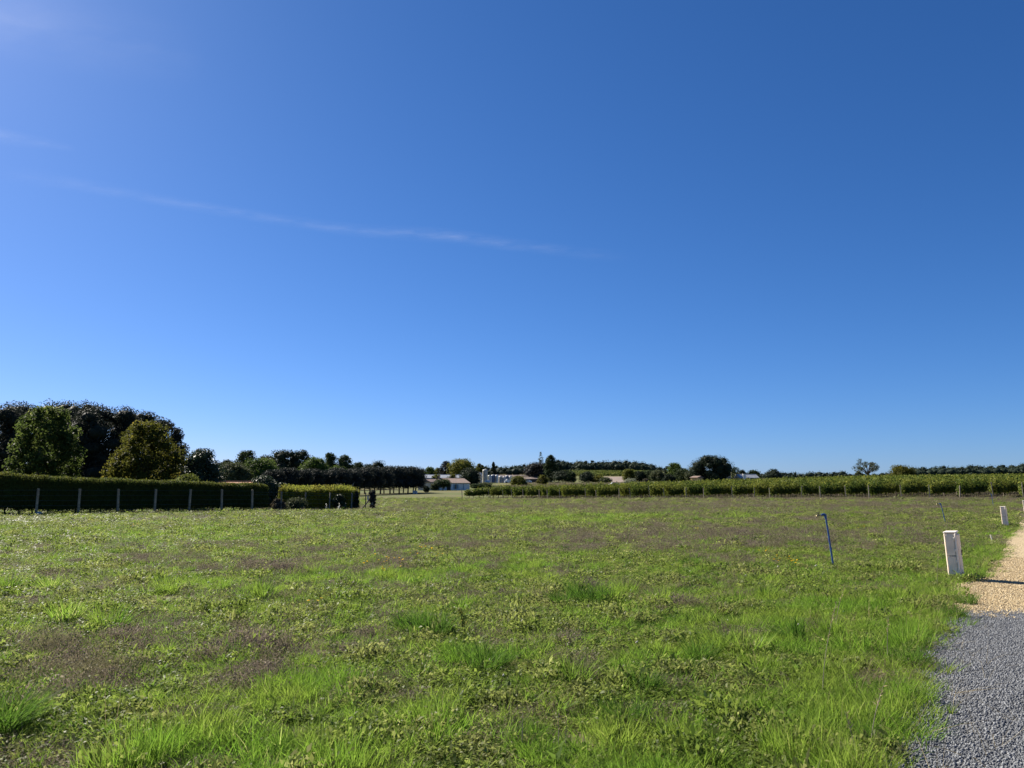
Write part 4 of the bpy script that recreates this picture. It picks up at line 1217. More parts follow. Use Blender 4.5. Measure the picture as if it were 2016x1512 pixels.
# grassy verge and weeds at the foot of the vines
rng = np.random.default_rng(61)
n = 5200
pp = rng.uniform(-3, VLEN + 12, n); ss = np.concatenate([rng.uniform(-6, 1, n // 2), rng.uniform(0, 30, n - n // 2)])
x = VA[0] + VE[0] * pp + VR[0] * ss; y = VA[1] + VE[1] * pp + VR[1] * ss
s_ = rng.uniform(2.5, 5, n)
scatter("vineyard_verge_weeds", np.stack([x, y, H(x, y)], -1), np.stack([rng.normal(0, .1, n), rng.normal(0, .1, n), rng.random(n) * 6.28], -1), np.stack([s_, s_, rng.uniform(1.2, 2.2, n)], -1), rng.integers(0, 6, n), P_dry,
        "brown dry grass along the foot of the vine rows", "grass")

# ------------------------------------------------------------------ houses and farm buildings
def house(name, label, cat, x, y, rz, L, Wd, eave, ridge, wall, roof, openings=(), chimney=None, hip=0.0, over=.35, z=None, wing=None):
    z = Hs(x, y) if z is None else z
    e = empty(name, (x, y, z - .1), rz)
    hl, hw = L / 2, Wd / 2
    rl = hl - hip
    mb = MB()
    if hip > 0:
        mb.add([(-hl, -hw, 0), (hl, -hw, 0), (hl, hw, 0), (-hl, hw, 0), (-hl, -hw, eave), (hl, -hw, eave), (hl, hw, eave), (-hl, hw, eave)], [(0, 1, 5, 4), (1, 2, 6, 5), (2, 3, 7, 6), (3, 0, 4, 7), (4, 5, 6, 7)])
    else:
        mb.add([(-hl, -hw, 0), (hl, -hw, 0), (hl, hw, 0), (-hl, hw, 0), (-hl, -hw, eave), (hl, -hw, eave), (hl, hw, eave), (-hl, hw, eave), (-hl, 0, ridge - .05), (hl, 0, ridge - .05)],
               [(0, 1, 5, 4), (2, 3, 7, 6), (1, 2, 6, 9, 5), (3, 0, 4, 8, 7), (4, 5, 9, 8), (6, 7, 8, 9)])
    mb.build("wall", M[wall], e)
    sl = (ridge - eave) / hw
    zo = eave - over * sl
    ol, ow = hl + over, hw + over
    th = .14
    V = [(-ol, -ow, zo + .02), (ol, -ow, zo + .02), (ol, ow, zo + .02), (-ol, ow, zo + .02), (-(rl if hip else ol), 0, ridge + .02), ((rl if hip else ol), 0, ridge + .02)]
    V2 = [(a, b, c + th) for a, b, c in V]
    F = [(6, 7, 11, 10), (8, 9, 10, 11), (7, 8, 11), (9, 6, 10), (1, 0, 4, 5), (3, 2, 5, 4), (0, 1, 7, 6), (1, 2, 8, 7), (2, 3, 9, 8), (3, 0, 6, 9)]
    rf = MB().add(V + V2, F + ([(2, 1, 5), (0, 3, 4)] if hip else [])).build("roof", M[roof], e)
    MB().tube([(-(rl if hip else ol), 0, ridge + th + .04), ((rl if hip else ol), 0, ridge + th + .04)], .11, 6).build("ridge_cap", M[roof], rf)
    if chimney:
        cx, cy, ch = chimney
        MB().box((cx, cy, ridge + ch / 2 - .3), (.6, .6, ch + .6)).box((cx, cy, ridge + ch + .06), (.75, .75, .12)).build("chimney", M['tile' if wall != 'stone' else 'stone'], rf)
    for face, u, zc, w, h, kind in openings:
        if face == 'f': c, s = (u, -hw - .02, zc), (w, .08, h)
        elif face == 'l': c, s = (-hl - .02, u, zc), (.08, w, h)
        else: c, s = (hl + .02, u, zc), (.08, w, h)
        o = MB().box(c, s).build({'w': 'window', 'd': 'door', 's': 'shutter', 'g': 'gate'}[kind], M[{'w': 'darkglass', 'd': 'iron', 's': 'shutter', 'g': 'tile_brown'}[kind]], e)
        if kind == 'w' and face == 'f':
            MB().box((c[0], c[1] - .03, c[2] - h / 2 - .05), (w + .2, .14, .08)).build("sill", M['stone'], o)
    tag(e, label, cat)
    return e

def fx(px, depth): return (px - CX) / FPX * depth
# the low farmhouse
house("farmhouse", "long low farmhouse with old clay tile roof and blue shutters", "house", fx(889, 268), 270, math.radians(3), 12.6, 8.4, 2.55, 4.1, 'render_white', 'tile',
      [('f', -.8, 1.05, 1.3, 2.1, 'd'), ('f', 1.0, 1.35, .5, 1.5, 's'), ('f', 1.55, 1.35, .6, 1.5, 'w'), ('f', 2.2, 1.35, .55, 1.5, 's'), ('f', -2.6, 1.35, .8, 1.4, 'w'), ('f', 4.2, 1.3, .25, 1.9, 's')], (-4.5, 0, .9), hip=2.0)
house("farmhouse_wing", "cream gabled wing at the left end of the low farmhouse", "house", fx(846, 264), 265, math.radians(68), 7.5, 4.6, 2.9, 3.9, 'render_beige', 'tile',
      [('l', .2, 1.4, .9, 1.2, 'w')])
house("white_barn", "white gabled barn with long grey roof behind the farmhouse", "barn", fx(868, 312), 316, math.radians(12), 15.5, 8, 3.9, 5.2, 'render_white', 'slate', [('f', -2, 1.5, 1.4, 1.4, 'w'), ('f', 3, 1.5, 1.4, 1.4, 'w'), ('l', 0, 1.6, 2.4, 3.0, 'g')], z=1.6)
house("orange_roof_house", "low house showing only its orange tile roof above the clipped hedge", "house", fx(446, 100), 102, math.radians(10), 5.2, 5.0, 1.75, 2.55, 'render_beige', 'tile_orange', [('f', 0, 1.2, .9, 1.0, 'w')])
# winery: shed, silo and tanks
house("winery_shed", "long brown roofed winery shed behind the row of tanks", "shed", fx(1030, 352), 357, math.radians(-4), 27, 9, 1.6, 3.0, 'stone', 'tile_brown', [('f', 4, .8, 3.2, 1.5, 'g'), ('f', 9.5, .8, 3.2, 1.5, 'g')], z=4.4)
def tank(label, x0, x1, ytop, ybase, depth, mat, dome=.25, legs=False, name="wine_tank", bands=3):
    r = (x1 - x0) / FPX * depth / 2
    c = at((x0 + x1) / 2, ybase, depth)
    z0 = Hs(c[0], c[1])
    top = at((x0 + x1) / 2, ytop, depth)[2]
    h = top - z0
    e = empty(name, (c[0], c[1], z0))
    hb = h - dome
    MB().lathe([(r, -.1), (r, hb)], 22).build("shell", M[mat], e, True)
    MB().lathe([(r * 1.02, hb), (r * .9, hb + dome * .5), (r * .55, hb + dome * .85), (r * .12, hb + dome)], 22).build("lid", M['tank_white'], e, True)
    for b in range(bands):
        zb = hb * (b + .8) / bands
        MB().lathe([(r * 1.0, zb - .05), (r * 1.03, zb - .05), (r * 1.03, zb + .05), (r * 1.0, zb + .05)], 22).build("band", M[mat], e, True)
    MB().tube([(0, 0, hb + dome * .9), (0, 0, hb + dome + .25)], .12, 8).build("hatch", M['steel'], e)
    tag(e, label, "tank" if name != "silo" else "silo", None if name == "silo" else "winery tanks")
tank("tall beige cylindrical silo standing above the winery tanks", 950, 960, 924.2, 949.5, 338, 'beige_tank', .35, name="silo", bands=5)
tank("wide white domed tank left of the tall silo", 939, 949.5, 930.5, 949, 344, 'tank_white', .7)
tank("squat dark tank with bright white dome in front of the silo", 953.5, 966, 944.8, 953, 330, 'steel', .9, bands=1)
TK = [(960.5, 966.5, 935.5, 'steel', "narrow steel tank, right beside the silo"), (966.8, 975, 934.5, 'tank_blue', "dark blue tank, second right of the silo"), (975.2, 981.5, 934.8, 'steel', "pale steel tank right of the dark blue one"),
      (981.8, 989.8, 937, 'beige_tank', "beige tank in the middle of the tank row"), (990, 995, 938, 'tank_white', "slim white tank right of the beige one"), (995.2, 1001.8, 936, 'tank_blue', "dark blue tank near the right end of the row"), (1002, 1009, 936.5, 'tank_white', "white tank at the right end of the row")]
for k, (a, b, yt, mt, lab) in enumerate(TK):
    tank(lab, a, b, yt, 949, 342 + (k % 2) * 1.0, mt, .3)
house("open_farm_shed", "low open sided shed with brown roof right of the tanks", "shed", fx(1053, 345), 350, math.radians(-8), 9, 7, 1.9, 2.7, 'iron', 'tile_brown', z=3.6)  # solid black walls paint the shade beneath the open roof
house("ochre_shed", "small stone shed with ochre wall at the left foot of the big oak", "shed", fx(1374, 296), 300, math.radians(-52), 3.2, 3.4, 2.6, 3.0, 'ochre', 'tile', z=at(1374, 950, 298)[2] - .6)
house("grey_stone_house", "tall grey stone house right of the big oak", "house", fx(1431, 318), 322, math.radians(-25), 3.6, 4.2, 6.0, 6.7, 'stone', 'slate', [('f', 0, 4, .8, 1.2, 'w')], (0, 0, .7), z=at(1431, 945, 320)[2] - 1.2)
house("white_gable_house", "pale gable house behind the left side of the big oak", "house", fx(1383, 330), 334, math.radians(30), 4.6, 4.0, 3.8, 5.6, 'render_beige', 'tile_brown', [('l', 0, 2, .8, 1.2, 'w')], z=at(1380, 946, 332)[2] - 1.0)
house("low_roof_cottage", "low cottage with sloping grey roof showing over the vines", "house", fx(1472, 300), 304, math.radians(10), 7.5, 5, 2.4, 3.6, 'stone', 'slate', z=at(1472, 944, 302)[2] - 1.6)
e = empty("white_chimney_stack", (fx(1463.5, 296), 297, Hs(fx(1463.5, 296), 297)))
tz = at(1463, 933, 296)[2] - Hs(fx(1463.5, 296), 297)
MB().box((0, 0, tz / 2 - .1), (1.0, .9, tz + .2)).build("shaft", M['render_white'], e)
MB().box((0, 0, tz + .05), (1.25, 1.15, .14)).build("coping", M['stone'], e)
tag(e, "square white chimney stack in front of the low cottage", "chimney")

def car(px, py, depth, rz, label, Lc=4.2, van=False):
    c = at(px, py, depth); z = Hs(c[0], c[1])
    e = empty("parked_van" if van else "parked_car", (c[0], c[1], z), rz)
    prof = [(-2.1, .35), (-2.1, .85), (-1.5, .95), (-.8, 1.42), (.9, 1.45), (1.7, .98), (2.1, .9), (2.1, .35)] if not van else [(-2.1, .35), (-2.1, 1.0), (-1.6, 1.1), (-1.1, 1.85), (2.0, 1.9), (2.1, 1.2), (2.1, .35)]
    n = len(prof)
    V = [(a, -.85, b) for a, b in prof] + [(a, .85, b) for a, b in prof]
    F = [tuple(range(n)), tuple(range(2 * n - 1, n - 1, -1))] + [(k, n + k, n + (k + 1) % n, (k + 1) % n) for k in range(n)]
    MB().add(V, F).build("body", M['car_white'], e)
    MB().box((.0, 0, 1.2 if not van else 1.5), (1.5, 1.72, .32)).build("side_window", M['darkglass'], e)
    for a in (-1.3, 1.3):
        for s in (-1, 1):
            MB().tube([(a, s * .68, .32), (a, s * .87, .32)], .32, 12).build("wheel", M['rubber'], e)
    tag(e, label, "van" if van else "car")
car(1037, 949, 335, .2, "white car parked right of the winery tanks")
car(1003, 947.5, 334, .1, "white van parked at the foot of the tank row", van=True)
car(1209, 953, 300, .1, "white car behind the vines near the ploughed strip")
for k, (a, b, s, lab) in enumerate(((815, 969, .7, "larger white crate at the edge of the far field"), (819.5, 968.5, .6, "smaller white crate beside the larger one at the far field edge"))):
    c = at(a, b, 195); e = empty("white_crate", (c[0], c[1], Hs(c[0], c[1])), .3)
    MB().box((0, 0, s / 2), (s * .8, s * .7, s)).build("case", M['render_white'], e); MB().box((0, 0, s + .03), (s * .9, s * .8, .06)).build("lid", M['white'], e)
    tag(e, lab, "crate")

# ------------------------------------------------------------------ mid and far trees
T = tree
T("willow_tree", "grey green willow behind the orange roof", 463, 56, 911, 150, 'egg', 'greyg', .32, 3400, 22)
T("tall_lime_tree", "tall blue green tree behind the willow", 486, 46, 887, 255, 'egg', 'mid', .5, 2800, 20)
T("small_ash_tree", "small pale tree left of the willow top", 446, 26, 905, 240, 'egg', 'greyg', .5, 1200, 12)
T("robinia_tree", "feathery yellow green tree right of the willow", 513, 64, 902, 155, 'egg', 'green', .32, 3800, 24, core=.6)
T("rounded_oak", "low rounded dark tree between the lime and the paired oaks", 524, 36, 896, 290, 'round', 'dark', .5, 1700, 14)
T("paired_oak", "broad dark oak, left of the tall pair in the left background", 562, 60, 886, 285, 'round', 'dark', .5, 3600, 22)
T("paired_oak", "dark oak, right of the tall pair in the left background", 594, 40, 886, 288, 'egg', 'dark', .5, 2400, 18)
T("bright_robinia", "domed bright green tree in front of the paired oaks", 621, 60, 901, 170, 'dome', 'green', .32, 3800, 24, core=.65)
T("slender_ash", "slender tree right of the bright green dome", 650, 32, 891, 262, 'egg', 'mid', .48, 2000, 16)
T("loose_oak", "loose crowned oak right of the slender ash", 680, 36, 896, 262, 'round', 'mid', .48, 2200, 16)
T("low_green_tree", "low green tree behind the clipped oak avenue", 664, 48, 917, 185, 'dome', 'green', .35, 2000, 16)
T("small_round_tree", "small rounded tree left of the open crowned oak", 707, 32, 910, 270, 'dome', 'mid', .48, 1500, 12)
T("open_crown_oak", "open crowned oak above the right of the clipped avenue", 746, 46, 907, 275, 'dome', 'dark', .45, 1500, 16, core=.5)
T("background_oak", "dark tree filling the skyline between the loose oak and open oak", 725, 40, 914, 300, 'dome', 'wood', .5, 1600, 12)
av = [(540, 926, 120), (566, 922, 126), (592, 926, 132), (616, 924, 138), (640, 926, 144), (664, 922, 150), (687, 925, 157), (709, 922, 164), (730, 920, 171), (750, 921, 178), (769, 918, 185), (787, 919, 190), (804, 919, 195), (819, 921, 200)]
for k, (a, yt, dp) in enumerate(av):
    lab = "clipped dark avenue oak, %s from the left end of the avenue" % ORD[k]
    T("clipped_oak", lab, a, 42 if k < 13 else 34, yt, dp, 'box', 'clip', .26, 3600, 18, cb=1.35, lob=.26, trunk=.16, group="clipped oak avenue")
for k in range(7):
    a = 700 + k * 19; dp = 176 + k * 4.5
    T("clipped_oak_behind", "clipped dark oak in the second avenue rank, %s from its left" % ORD[k], a, 40, 924, dp + 9, 'box', 'clip', .3, 1600, 12, cb=1.3, lob=.28, trunk=.15, group="clipped oak avenue second rank")
# around the farmhouse
T("round_garden_tree", "small round dark tree in front of the farmhouse", 872, 30, 944, 255, 'round', 'mid', .35, 1500, 12, cb=1.0)
shrub("garden_bush", "olive bush left of the small round tree by the farmhouse", 856, 16, 951, 254, 'egg', 'greyg', .32, 700, 8)
shrub("dark_gate_bush", "dark upright bush before the cream farmhouse wing", 839, 11, 957, 215, 'egg', 'dark', .3, 600, 8)
T("yellow_shrub_tree", "yellow green little tree between farmhouse and barn", 859, 20, 934, 290, 'round', 'gold', .4, 900, 10)
T("olive_shrub_tree", "olive little tree in front of the barn roof", 892, 26, 933, 292, 'dome', 'amber', .4, 1000, 10)
T("dark_conifer", "dark conifer rising behind the white barn", 878, 26, 908, 340, 'egg', 'plum', .5, 1600, 14)
T("golden_walnut_tree", "broad yellow green tree right of the dark conifer", 909, 46, 904, 335, 'round', 'gold', .5, 3400, 22, core=.6)
T("dark_cedar", "dark bushy tree below and right of the golden tree", 927, 36, 921, 300, 'egg', 'dark', .45, 2400, 18)
T("skyline_oak", "small green tree on the skyline left of the dark conifer", 845, 26, 919, 380, 'dome', 'green', .6, 900, 10)
T("skyline_ash", "olive tree on the skyline just left of the conifer", 862, 20, 921, 378, 'dome', 'gold', .6, 800, 10)
T("spire_conifer", "small pointed conifer on the skyline right of the silo", 971.5, 17, 909.5, 372, 'cone', 'dark', .55, 1000, 12)
T("round_oak", "round brownish tree just behind the silo top", 944, 16, 912.5, 380, 'egg', 'amber', .6, 900, 10)
T("purple_beech", "dark purple toned tree left of the bare conifer", 1056, 42, 911, 355, 'egg', 'plum', .5, 2600, 18)
T("bare_conifer", "sparse conifer with open tiered branches above the dark tree", 1064.5, 19, 889, 358, 'cone', 'greyg', .42, 420, 22, core=0, lob=.16, cb=5.0)
T("poplar_tree", "tall narrow poplar right of the bare conifer", 1084, 23, 895.5, 345, 'column', 'mid', .45, 3000, 22, cb=.6)
T("thicket_tree", "dark green tree right of the poplar foot", 1108, 42, 926, 338, 'dome', 'dark', .45, 2000, 16)
T("thicket_round_tree", "round green tree second right of the poplar", 1125, 21, 928, 335, 'egg', 'mid', .42, 1200, 12)
T("thicket_dome_tree", "dark domed tree left of the ploughed strip", 1155, 29, 928.5, 335, 'dome', 'dark', .42, 1700, 14)
shrub("amber_scrub", "olive brown scrub right of the dark domed tree", 1178, 24, 936, 332, 'dome', 'amber', .42, 900, 10)
shrub("grey_scrub", "grey green scrub at the left of the ploughed strip", 1192, 24, 940, 325, 'dome', 'greyg', .42, 900, 10)
shrub("olive_bush", "olive green bush above the vines in front of the farm shed", 1021, 30, 937, 300, 'dome', 'gold', .4, 1500, 12)
T("russet_tree", "thin russet tree in front of the low farm shed", 1068, 20, 935, 305, 'egg', 'amber', .4, 700, 10, core=.5)
shrub("hedge_scrub", "grey scrub below the silo and tanks", 955, 32, 951, 292, 'dome', 'greyg', .4, 1000, 10)
shrub("garden_scrub", "green scrub right of the farmhouse end", 938, 22, 953, 285, 'dome', 'mid', .4, 900, 10)
shrub("dark_garden_hedge", "dark low hedge between the tanks and the vine rows", 990, 40, 956, 285, 'box', 'dark', .35, 1200, 12)
T("golden_oak", "golden green round tree right of the ploughed strip", 1238, 22, 923.5, 345, 'round', 'gold', .45, 1500, 14)
T("field_oak", "dark round tree right of the golden one", 1259, 22, 928, 350, 'round', 'dark', .45, 1400, 12)
T("field_ash", "green tree left of the pale willow", 1278, 24, 926, 350, 'round', 'mid', .45, 1400, 12)
T("pale_willow", "pale green tree left of the light poplars", 1296, 27, 926, 335, 'egg', 'greyg', .42, 1700, 14)
T("dark_field_tree", "low dark tree in front of the light poplars", 1318, 24, 933, 325, 'dome', 'dark', .42, 1200, 12)
T("light_poplar", "light topped poplar left of the big dark oak", 1329, 30, 911, 345, 'egg', 'green', .45, 2200, 18, core=.6)
T("leaning_poplar", "second paler poplar between the light poplar and the big oak", 1343, 28, 922, 340, 'egg', 'mid', .42, 1700, 14)
T("thin_poplar", "thin grey tree touching the left of the big oak", 1360, 26, 926, 330, 'egg', 'greyg', .42, 1300, 12)
T("distant_dark_oak", "small dark tree on the skyline left of the light poplar", 1314, 14, 918, 420, 'egg', 'wood', .6, 700, 8)
T("big_oak", "big dark round oak standing above the vineyard", 1397, 68, 897, 305, 'round', 'dark', .4, 7000, 34, cb=.8, lob=.19, core=.68)
T("open_ash", "open feathery tree right of the grey stone house", 1447, 20, 919, 325, 'egg', 'mid', .42, 700, 12, core=.4)
T("cottage_tree", "small dark tree behind the white chimney stack", 1462, 18, 925, 330, 'dome', 'dark', .45, 800, 10)
T("cottage_oak", "olive tree right of the white chimney stack", 1484, 28, 925, 340, 'dome', 'mid', .45, 1000, 10)
T("vineyard_edge_tree", "small dark tree on the vineyard skyline right of the cottage", 1523, 30, 923.5, 420, 'dome', 'wood', .6, 1000, 10)
shrub("pale_blossom_bush", "pale flowering bush behind the vines by the golden tree", 1243, 26, 942, 305, 'dome', 'pale', .38, 900, 10)
shrub("russet_bush", "brownish bush right of the pale flowering bush", 1271, 18, 942, 305, 'dome', 'scrub', .38, 600, 8)
# the open spreading tree on the vineyard skyline
def open_tree(px, w, ytop, depth, label):
    rng = np.random.default_rng(404)
    top = at(px, ytop, depth); z0 = Hs(top[0], depth); Ht = top[2] - z0; W = w / FPX * depth
    e = empty("open_fruit_tree", (top[0], depth, z0))
    mb = MB(); C = []
    tr = .3; fork = Ht * .36
    mb.tube([(0, 0, -.1), (.1, 0, fork * .5), (0, 0, fork)], [tr, tr * .8, tr * .7], 8)
    for k in range(15):
        a = k * 2.4; r = W / 2 * (.35 + .65 * ((k * 7) % 15) / 15)
        z = Ht * (1 - .42 * (r / (W / 2)) ** 1.6) * rng.uniform(.8, 1.0)
        end = np.array([r * math.cos(a), r * math.sin(a) * .7, z])
        mid = np.array([end[0] * .5, end[1] * .5, fork + (z - fork) * .62])
        mb.tube([(0, 0, fork * .9), tuple(mid), tuple(end)], [.16, .09, .03], 6)
        for q in range(3):
            c = end * rng.uniform(.75, 1.03) + rng.normal(0, .45, 3); C.append(c)
            mb.tube([tuple(mid), tuple((mid + c) / 2 + rng.normal(0, .15, 3)), tuple(c)], [.06, .04, .015], 5)
    mb.build("trunk", M['bark'], e, True)
    C = np.array(C); C[:, 2] = np.minimum(C[:, 2], Ht - .3)
    V, F, va = clump(rng, C, rng.uniform(.45, .95, len(C)), 2600, .30, core=0)
    link("crown", mesh_np("crown", V, F, M['greyg'], var=va), e)
    tag(e, label, "tree")
open_tree(1706, 60, 898, 280, "open spreading tree with bare lower branches alone on the vineyard skyline")
T("bronze_oak", "bronze green oak at the left end of the right hand wood", 1774, 46, 915.5, 400, 'dome', 'amber', .55, 2200, 16)
T("lone_pale_shrub", "low pale shrub below the open spreading tree", 1690, 22, 926, 300, 'dome', 'greyg', .45, 600, 8)

# woods that read as one mass
def wood(name, label, prof, depth, mat, spread_m, lobe, per=70, ls=.9, ranks=3, zdrop=0.0, seed=1):
    rng = np.random.default_rng(seed)
    prof = np.array(prof, float)
    x0, x1 = prof[0, 0], prof[-1, 0]
    parts = []
    C, Rr = [], []
    step = lobe * .75 / depth * FPX
    for rk in range(ranks):
        dp = depth + rk * spread_m / max(1, ranks - 1)
        for pxx in np.arange(x0, x1, step):
            pxx = pxx + rng.normal(0, step * .3)
            yt = np.interp(pxx, prof[:, 0], prof[:, 1]) + rng.uniform(-.6, 4.2) + (ranks - 1 - rk) * 2.6
            t = at(pxx, yt, dp); zg = Hs(t[0], dp)
            r = lobe * rng.uniform(.5, 1.35)
            z = t[2] - r * .9
            while z > zg - r * .3:
                C.append((t[0] + rng.normal(0, lobe * .2), dp + rng.normal(0, lobe * .4), z)); Rr.append(r)
                z -= r * 1.15; r *= rng.uniform(.9, 1.1)
    C = np.array(C); Rr = np.array(Rr)
    o = C.mean(0); o[2] = C[:, 2].min()
    V, F, va = clump(rng, C - o, Rr, len(C) * per, ls, core=.8)
    ob = link(name, mesh_np(name, V, F, M[mat], var=va), None, o)
    tag(ob, label, "wood", kind="stuff")
wood("hill_wood", "dark green wood along the hilltop in the centre background", [(1086, 908), (1100, 903), (1112, 905), (1125, 909), (1145, 905), (1160, 905), (1180, 906), (1200, 905), (1225, 904.5), (1250, 906), (1270, 908), (1283, 911), (1292, 916), (1310, 918)], 690, 'wood', 40, 3.6, 60, 1.0, 3, seed=11)
wood("skyline_wood", "low wooded skyline behind the farmhouse and the winery", [(820, 922), (850, 923), (900, 921), (930, 915), (950, 916), (985, 915), (1000, 917), (1015, 911), (1035, 911), (1050, 909), (1070, 908), (1090, 911)], 520, 'wood', 40, 3.4, 50, .9, 3, seed=12)
wood("right_wood", "dark wood edge behind the vineyard at the right", [(1786, 918), (1800, 917), (1815, 915.5), (1835, 918), (1860, 915.5), (1880, 915), (1900, 914), (1930, 914.5), (1960, 914), (1990, 912.5), (2010, 911), (2040, 910), (2120, 909)], 450, 'wood', 30, 3.2, 60, .75, 3, seed=13)
wood("low_distant_wood", "low distant tree line on the skyline over the vineyard", [(1490, 930), (1510, 927), (1550, 929), (1580, 928), (1605, 926), (1630, 928), (1650, 925), (1670, 928), (1720, 930), (1760, 929), (1790, 926)], 520, 'wood', 30, 2.6, 40, .8, 2, seed=14)
wood("left_distant_wood", "distant wooded slope glimpsed behind the clipped avenue", [(425, 910), (480, 903), (540, 901), (620, 905), (700, 911), (760, 915), (830, 920)], 420, 'wood', 40, 3.2, 45, .9, 2, seed=15)
wood("wood_edge_scrub", "pale scrub along the foot of the hilltop wood", [(1120, 924), (1140, 921), (1160, 923), (1200, 925), (1240, 926)], 660, 'greyg', 10, 1.8, 30, .8, 2, seed=16)

# far vineyard slope and ploughed strip: ground patches in the distance
def slope_patch(name, corners, mat, kind="structure", label=None, nx=24, ny=10, lift=.12):
    (ax, ad), (bx, bd), (cx_, cd), (dx, dd) = corners       # px, depth
    V = []
    for j in range(ny + 1):
        for i in range(nx + 1):
            u, v = i / nx, j / ny
            pxx = (ax * (1 - u) + bx * u) * (1 - v) + (dx * (1 - u) + cx_ * u) * v
            dp = (ad * (1 - u) + bd * u) * (1 - v) + (dd * (1 - u) + cd * u) * v
            x = fx(pxx, dp); V.append((x, dp, Hs(x, dp) + lift))
    F = [(j * (nx + 1) + i, j * (nx + 1) + i + 1, (j + 1) * (nx + 1) + i + 1, (j + 1) * (nx + 1) + i) for j in range(ny) for i in range(nx)]
    me = bpy.data.meshes.new(name); me.from_pydata(V, [], F); me.materials.append(M[mat]); me.update()
    tag(link(name, me), label, kind=kind)
slope_patch("ploughed_field", ((1185, 350), (1240, 350), (1232, 470), (1188, 470)), 'plough')
def far_vines():
    rng = np.random.default_rng(71); parts = []
    o = np.array([fx(1190, 530), 530, Hs(fx(1190, 530), 530)])
    for dp in np.arange(485, 640, 5.0):
        n = 900
        x = fx(rng.uniform(1105, 1275, n), dp); y = dp + rng.normal(0, .3, n)
        P = np.stack([x, y, H(x, y) + rng.uniform(.3, 1.5, n)], -1) - o
        Nn = unit(rng, n) * .7 + np.array([0, -.2, 1]); Nn /= np.linalg.norm(Nn, axis=1, keepdims=True)
        U = np.cross(Nn, unit(rng, n)); U /= np.linalg.norm(U, axis=1, keepdims=True)
        V, F = leaves_np(rng, P, Nn, U, rng.uniform(.6, 1.1, n), .7); parts.append((V, F, rng.beta(2, 2, n)))
    V, F, va = join_np(parts)
    tag(link("distant_vineyard", mesh_np("distant_vineyard", V, F, M['vine'], var=va), None, o), "green strip of distant vineyard below the hilltop wood", "vineyard", kind="stuff")
far_vines()
# brown weedy field between vineyard and village
rng = np.random.default_rng(81)
n = 2600
dp = rng.uniform(235, 320, n); x = fx(rng.uniform(1010, 1240, n), dp)
p_ = (x - VA[0]) * VE[0] + (dp - VA[1]) * VE[1]; ok = p_ < -8; x, dp = x[ok], dp[ok]; n = len(x)
s_ = rng.uniform(6, 11, n)
scatter("brown_rough_field", np.stack([x, dp, H(x, dp)], -1), np.stack([np.zeros(n), np.zeros(n), rng.random(n) * 6.28], -1), np.stack([s_, s_, rng.uniform(6, 11, n)], -1), rng.integers(0, 6, n), P_dry,
        "brown rough grass between the vineyard and the village", "grass")

# ------------------------------------------------------------------ high cloud
def cloud_mat(name, amount, sx, sy):
    m, nt, out = new_mat(name)
    N, L = nt.nodes, nt.links
    a = N.new("ShaderNodeAttribute"); a.attribute_name = "dens"
    tc = N.new("ShaderNodeTexCoord"); mp = N.new("ShaderNodeMapping"); mp.inputs["Scale"].default_value = (sx, sy, sx)
    nz = N.new("ShaderNodeTexNoise"); nz.inputs["Scale"].default_value = 1; nz.inputs["Detail"].default_value = 6; nz.inputs["Roughness"].default_value = .6
    L.new(tc.outputs["Object"], mp.inputs[0]); L.new(mp.outputs[0], nz.inputs["Vector"])
    r = N.new("ShaderNodeMapRange"); r.inputs[1].default_value = .3; r.inputs[2].default_value = .75
    L.new(nz.outputs[0], r.inputs[0])
    mu = N.new("ShaderNodeMath"); mu.operation = 'MULTIPLY'; L.new(r.outputs[0], mu.inputs[0]); L.new(a.outputs["Fac"], mu.inputs[1])
    mv = N.new("ShaderNodeMath"); mv.operation = 'MULTIPLY'; L.new(mu.outputs[0], mv.inputs[0]); mv.inputs[1].default_value = amount
    d = N.new("ShaderNodeBsdfDiffuse"); d.inputs[0].default_value = (.9, .9, .9, 1)
    t = N.new("ShaderNodeBsdfTranslucent"); t.inputs[0].default_value = (.9, .9, .9, 1)
    dt = N.new("ShaderNodeMixShader"); dt.inputs[0].default_value = .6; L.new(d.outputs[0], dt.inputs[1]); L.new(t.outputs[0], dt.inputs[2])
    tr = N.new("ShaderNodeBsdfTransparent")
    mx = N.new("ShaderNodeMixShader"); L.new(mv.outputs[0], mx.inputs[0]); L.new(tr.outputs[0], mx.inputs[1]); L.new(dt.outputs[0], mx.inputs[2])
    L.new(mx.outputs[0], out.inputs[0])
    return m

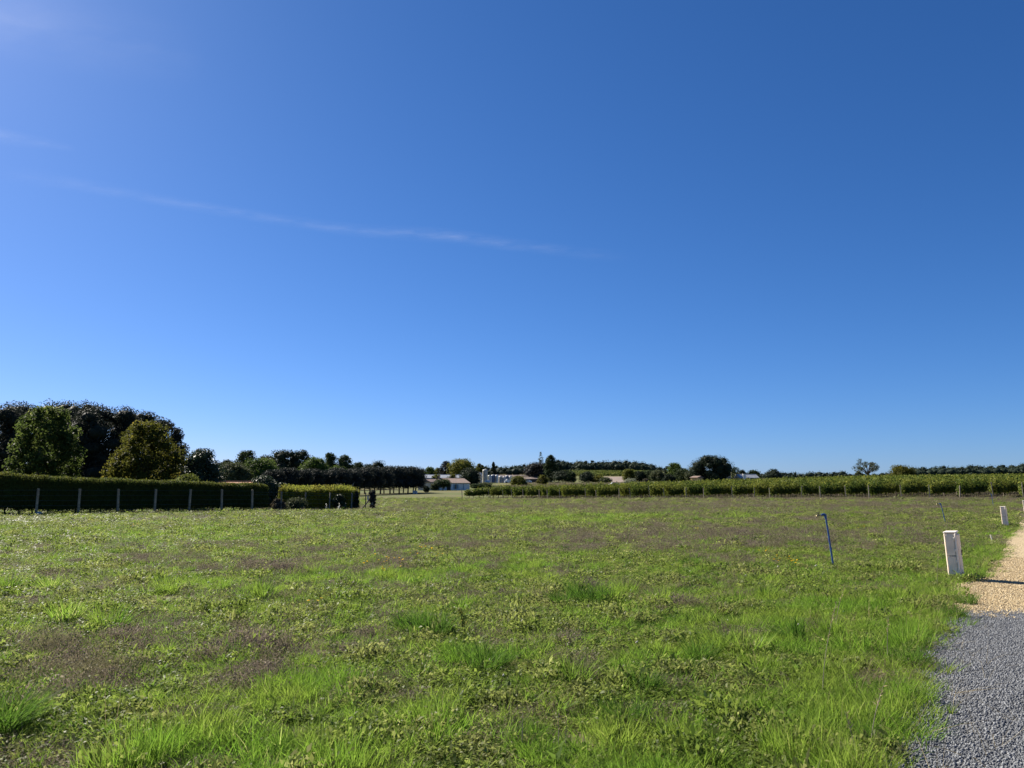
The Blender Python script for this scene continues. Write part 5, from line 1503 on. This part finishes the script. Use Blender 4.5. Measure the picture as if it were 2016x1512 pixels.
def sky_ribbon(name, label, cat, ppx, widths, dens, alt, amount, sx, sy):
    """a high thin cloud band at real altitude; density fades to its edges"""
    P = []
    for px, py in ppx:
        d = ray(px, py); P.append(d * (alt - EYE) / d[2] + np.array([0, 0, EYE]))
    P = np.array(P)
    # resample
    cum = np.concatenate([[0], np.cumsum(np.linalg.norm(np.diff(P, axis=0), axis=1))])
    s = np.linspace(0, cum[-1], 60)
    Q = np.stack([np.interp(s, cum, P[:, k]) for k in range(3)], -1)
    W = np.interp(s, cum, widths); D = np.interp(s, cum, dens)
    T_ = np.gradient(Q, axis=0); T_ /= np.linalg.norm(T_, axis=1, keepdims=True)
    S = np.stack([-T_[:, 1], T_[:, 0], 0 * T_[:, 0]], -1)
    o = Q.mean(0)
    us = np.linspace(-1, 1, 13)
    V = (Q[:, None] + S[:, None] * us[None, :, None] * W[:, None, None] / 2).reshape(-1, 3) - o
    F = np.array([(i * 13 + k, (i + 1) * 13 + k, (i + 1) * 13 + k + 1, i * 13 + k + 1) for i in range(59) for k in range(12)])
    me = mesh_np(name, V, F, cloud_mat(name, amount, sx, sy))
    a = me.attributes.new("dens", 'FLOAT', 'POINT')
    f = (np.clip(1 - np.abs(us), 0, 1) ** 1.4)[None] * D[:, None] * (sstep(0, .08, s / cum[-1]) * sstep(1, .9, s / cum[-1]))[:, None]
    a.data.foreach_set("value", f.ravel().astype(np.float32))
    tag(link(name, me, None, o), label, cat, kind="stuff")
sky_ribbon("contrail", "faint white contrail streak crossing the blue sky", "contrail", [(-60, 330), (180, 368), (430, 414), (600, 440), (700, 454), (880, 464), (1000, 481), (1120, 495), (1260, 512)],
           [2200, 1600, 1400, 1500, 1700, 2000, 1800, 1800, 2200], [.15, .5, .7, .7, .75, .95, .7, .4, .15], 9000, .10, .0007, .0012)
sky_ribbon("cirrus_wisp", "thin veil of cirrus at the upper left of the sky", "cloud", [(-300, -10), (0, 40), (200, 80), (420, 120)], [3500, 4200, 4200, 3000], [.6, .9, .5, .1], 9500, .12, .0003, .0006)
sky_ribbon("cirrus_streak", "short pale cirrus streak at the left edge above the contrail", "cloud", [(-200, 250), (0, 268), (90, 282), (160, 295)], [1800, 1500, 1000, 700], [.7, .9, .6, .1], 9300, .12, .0005, .0009)
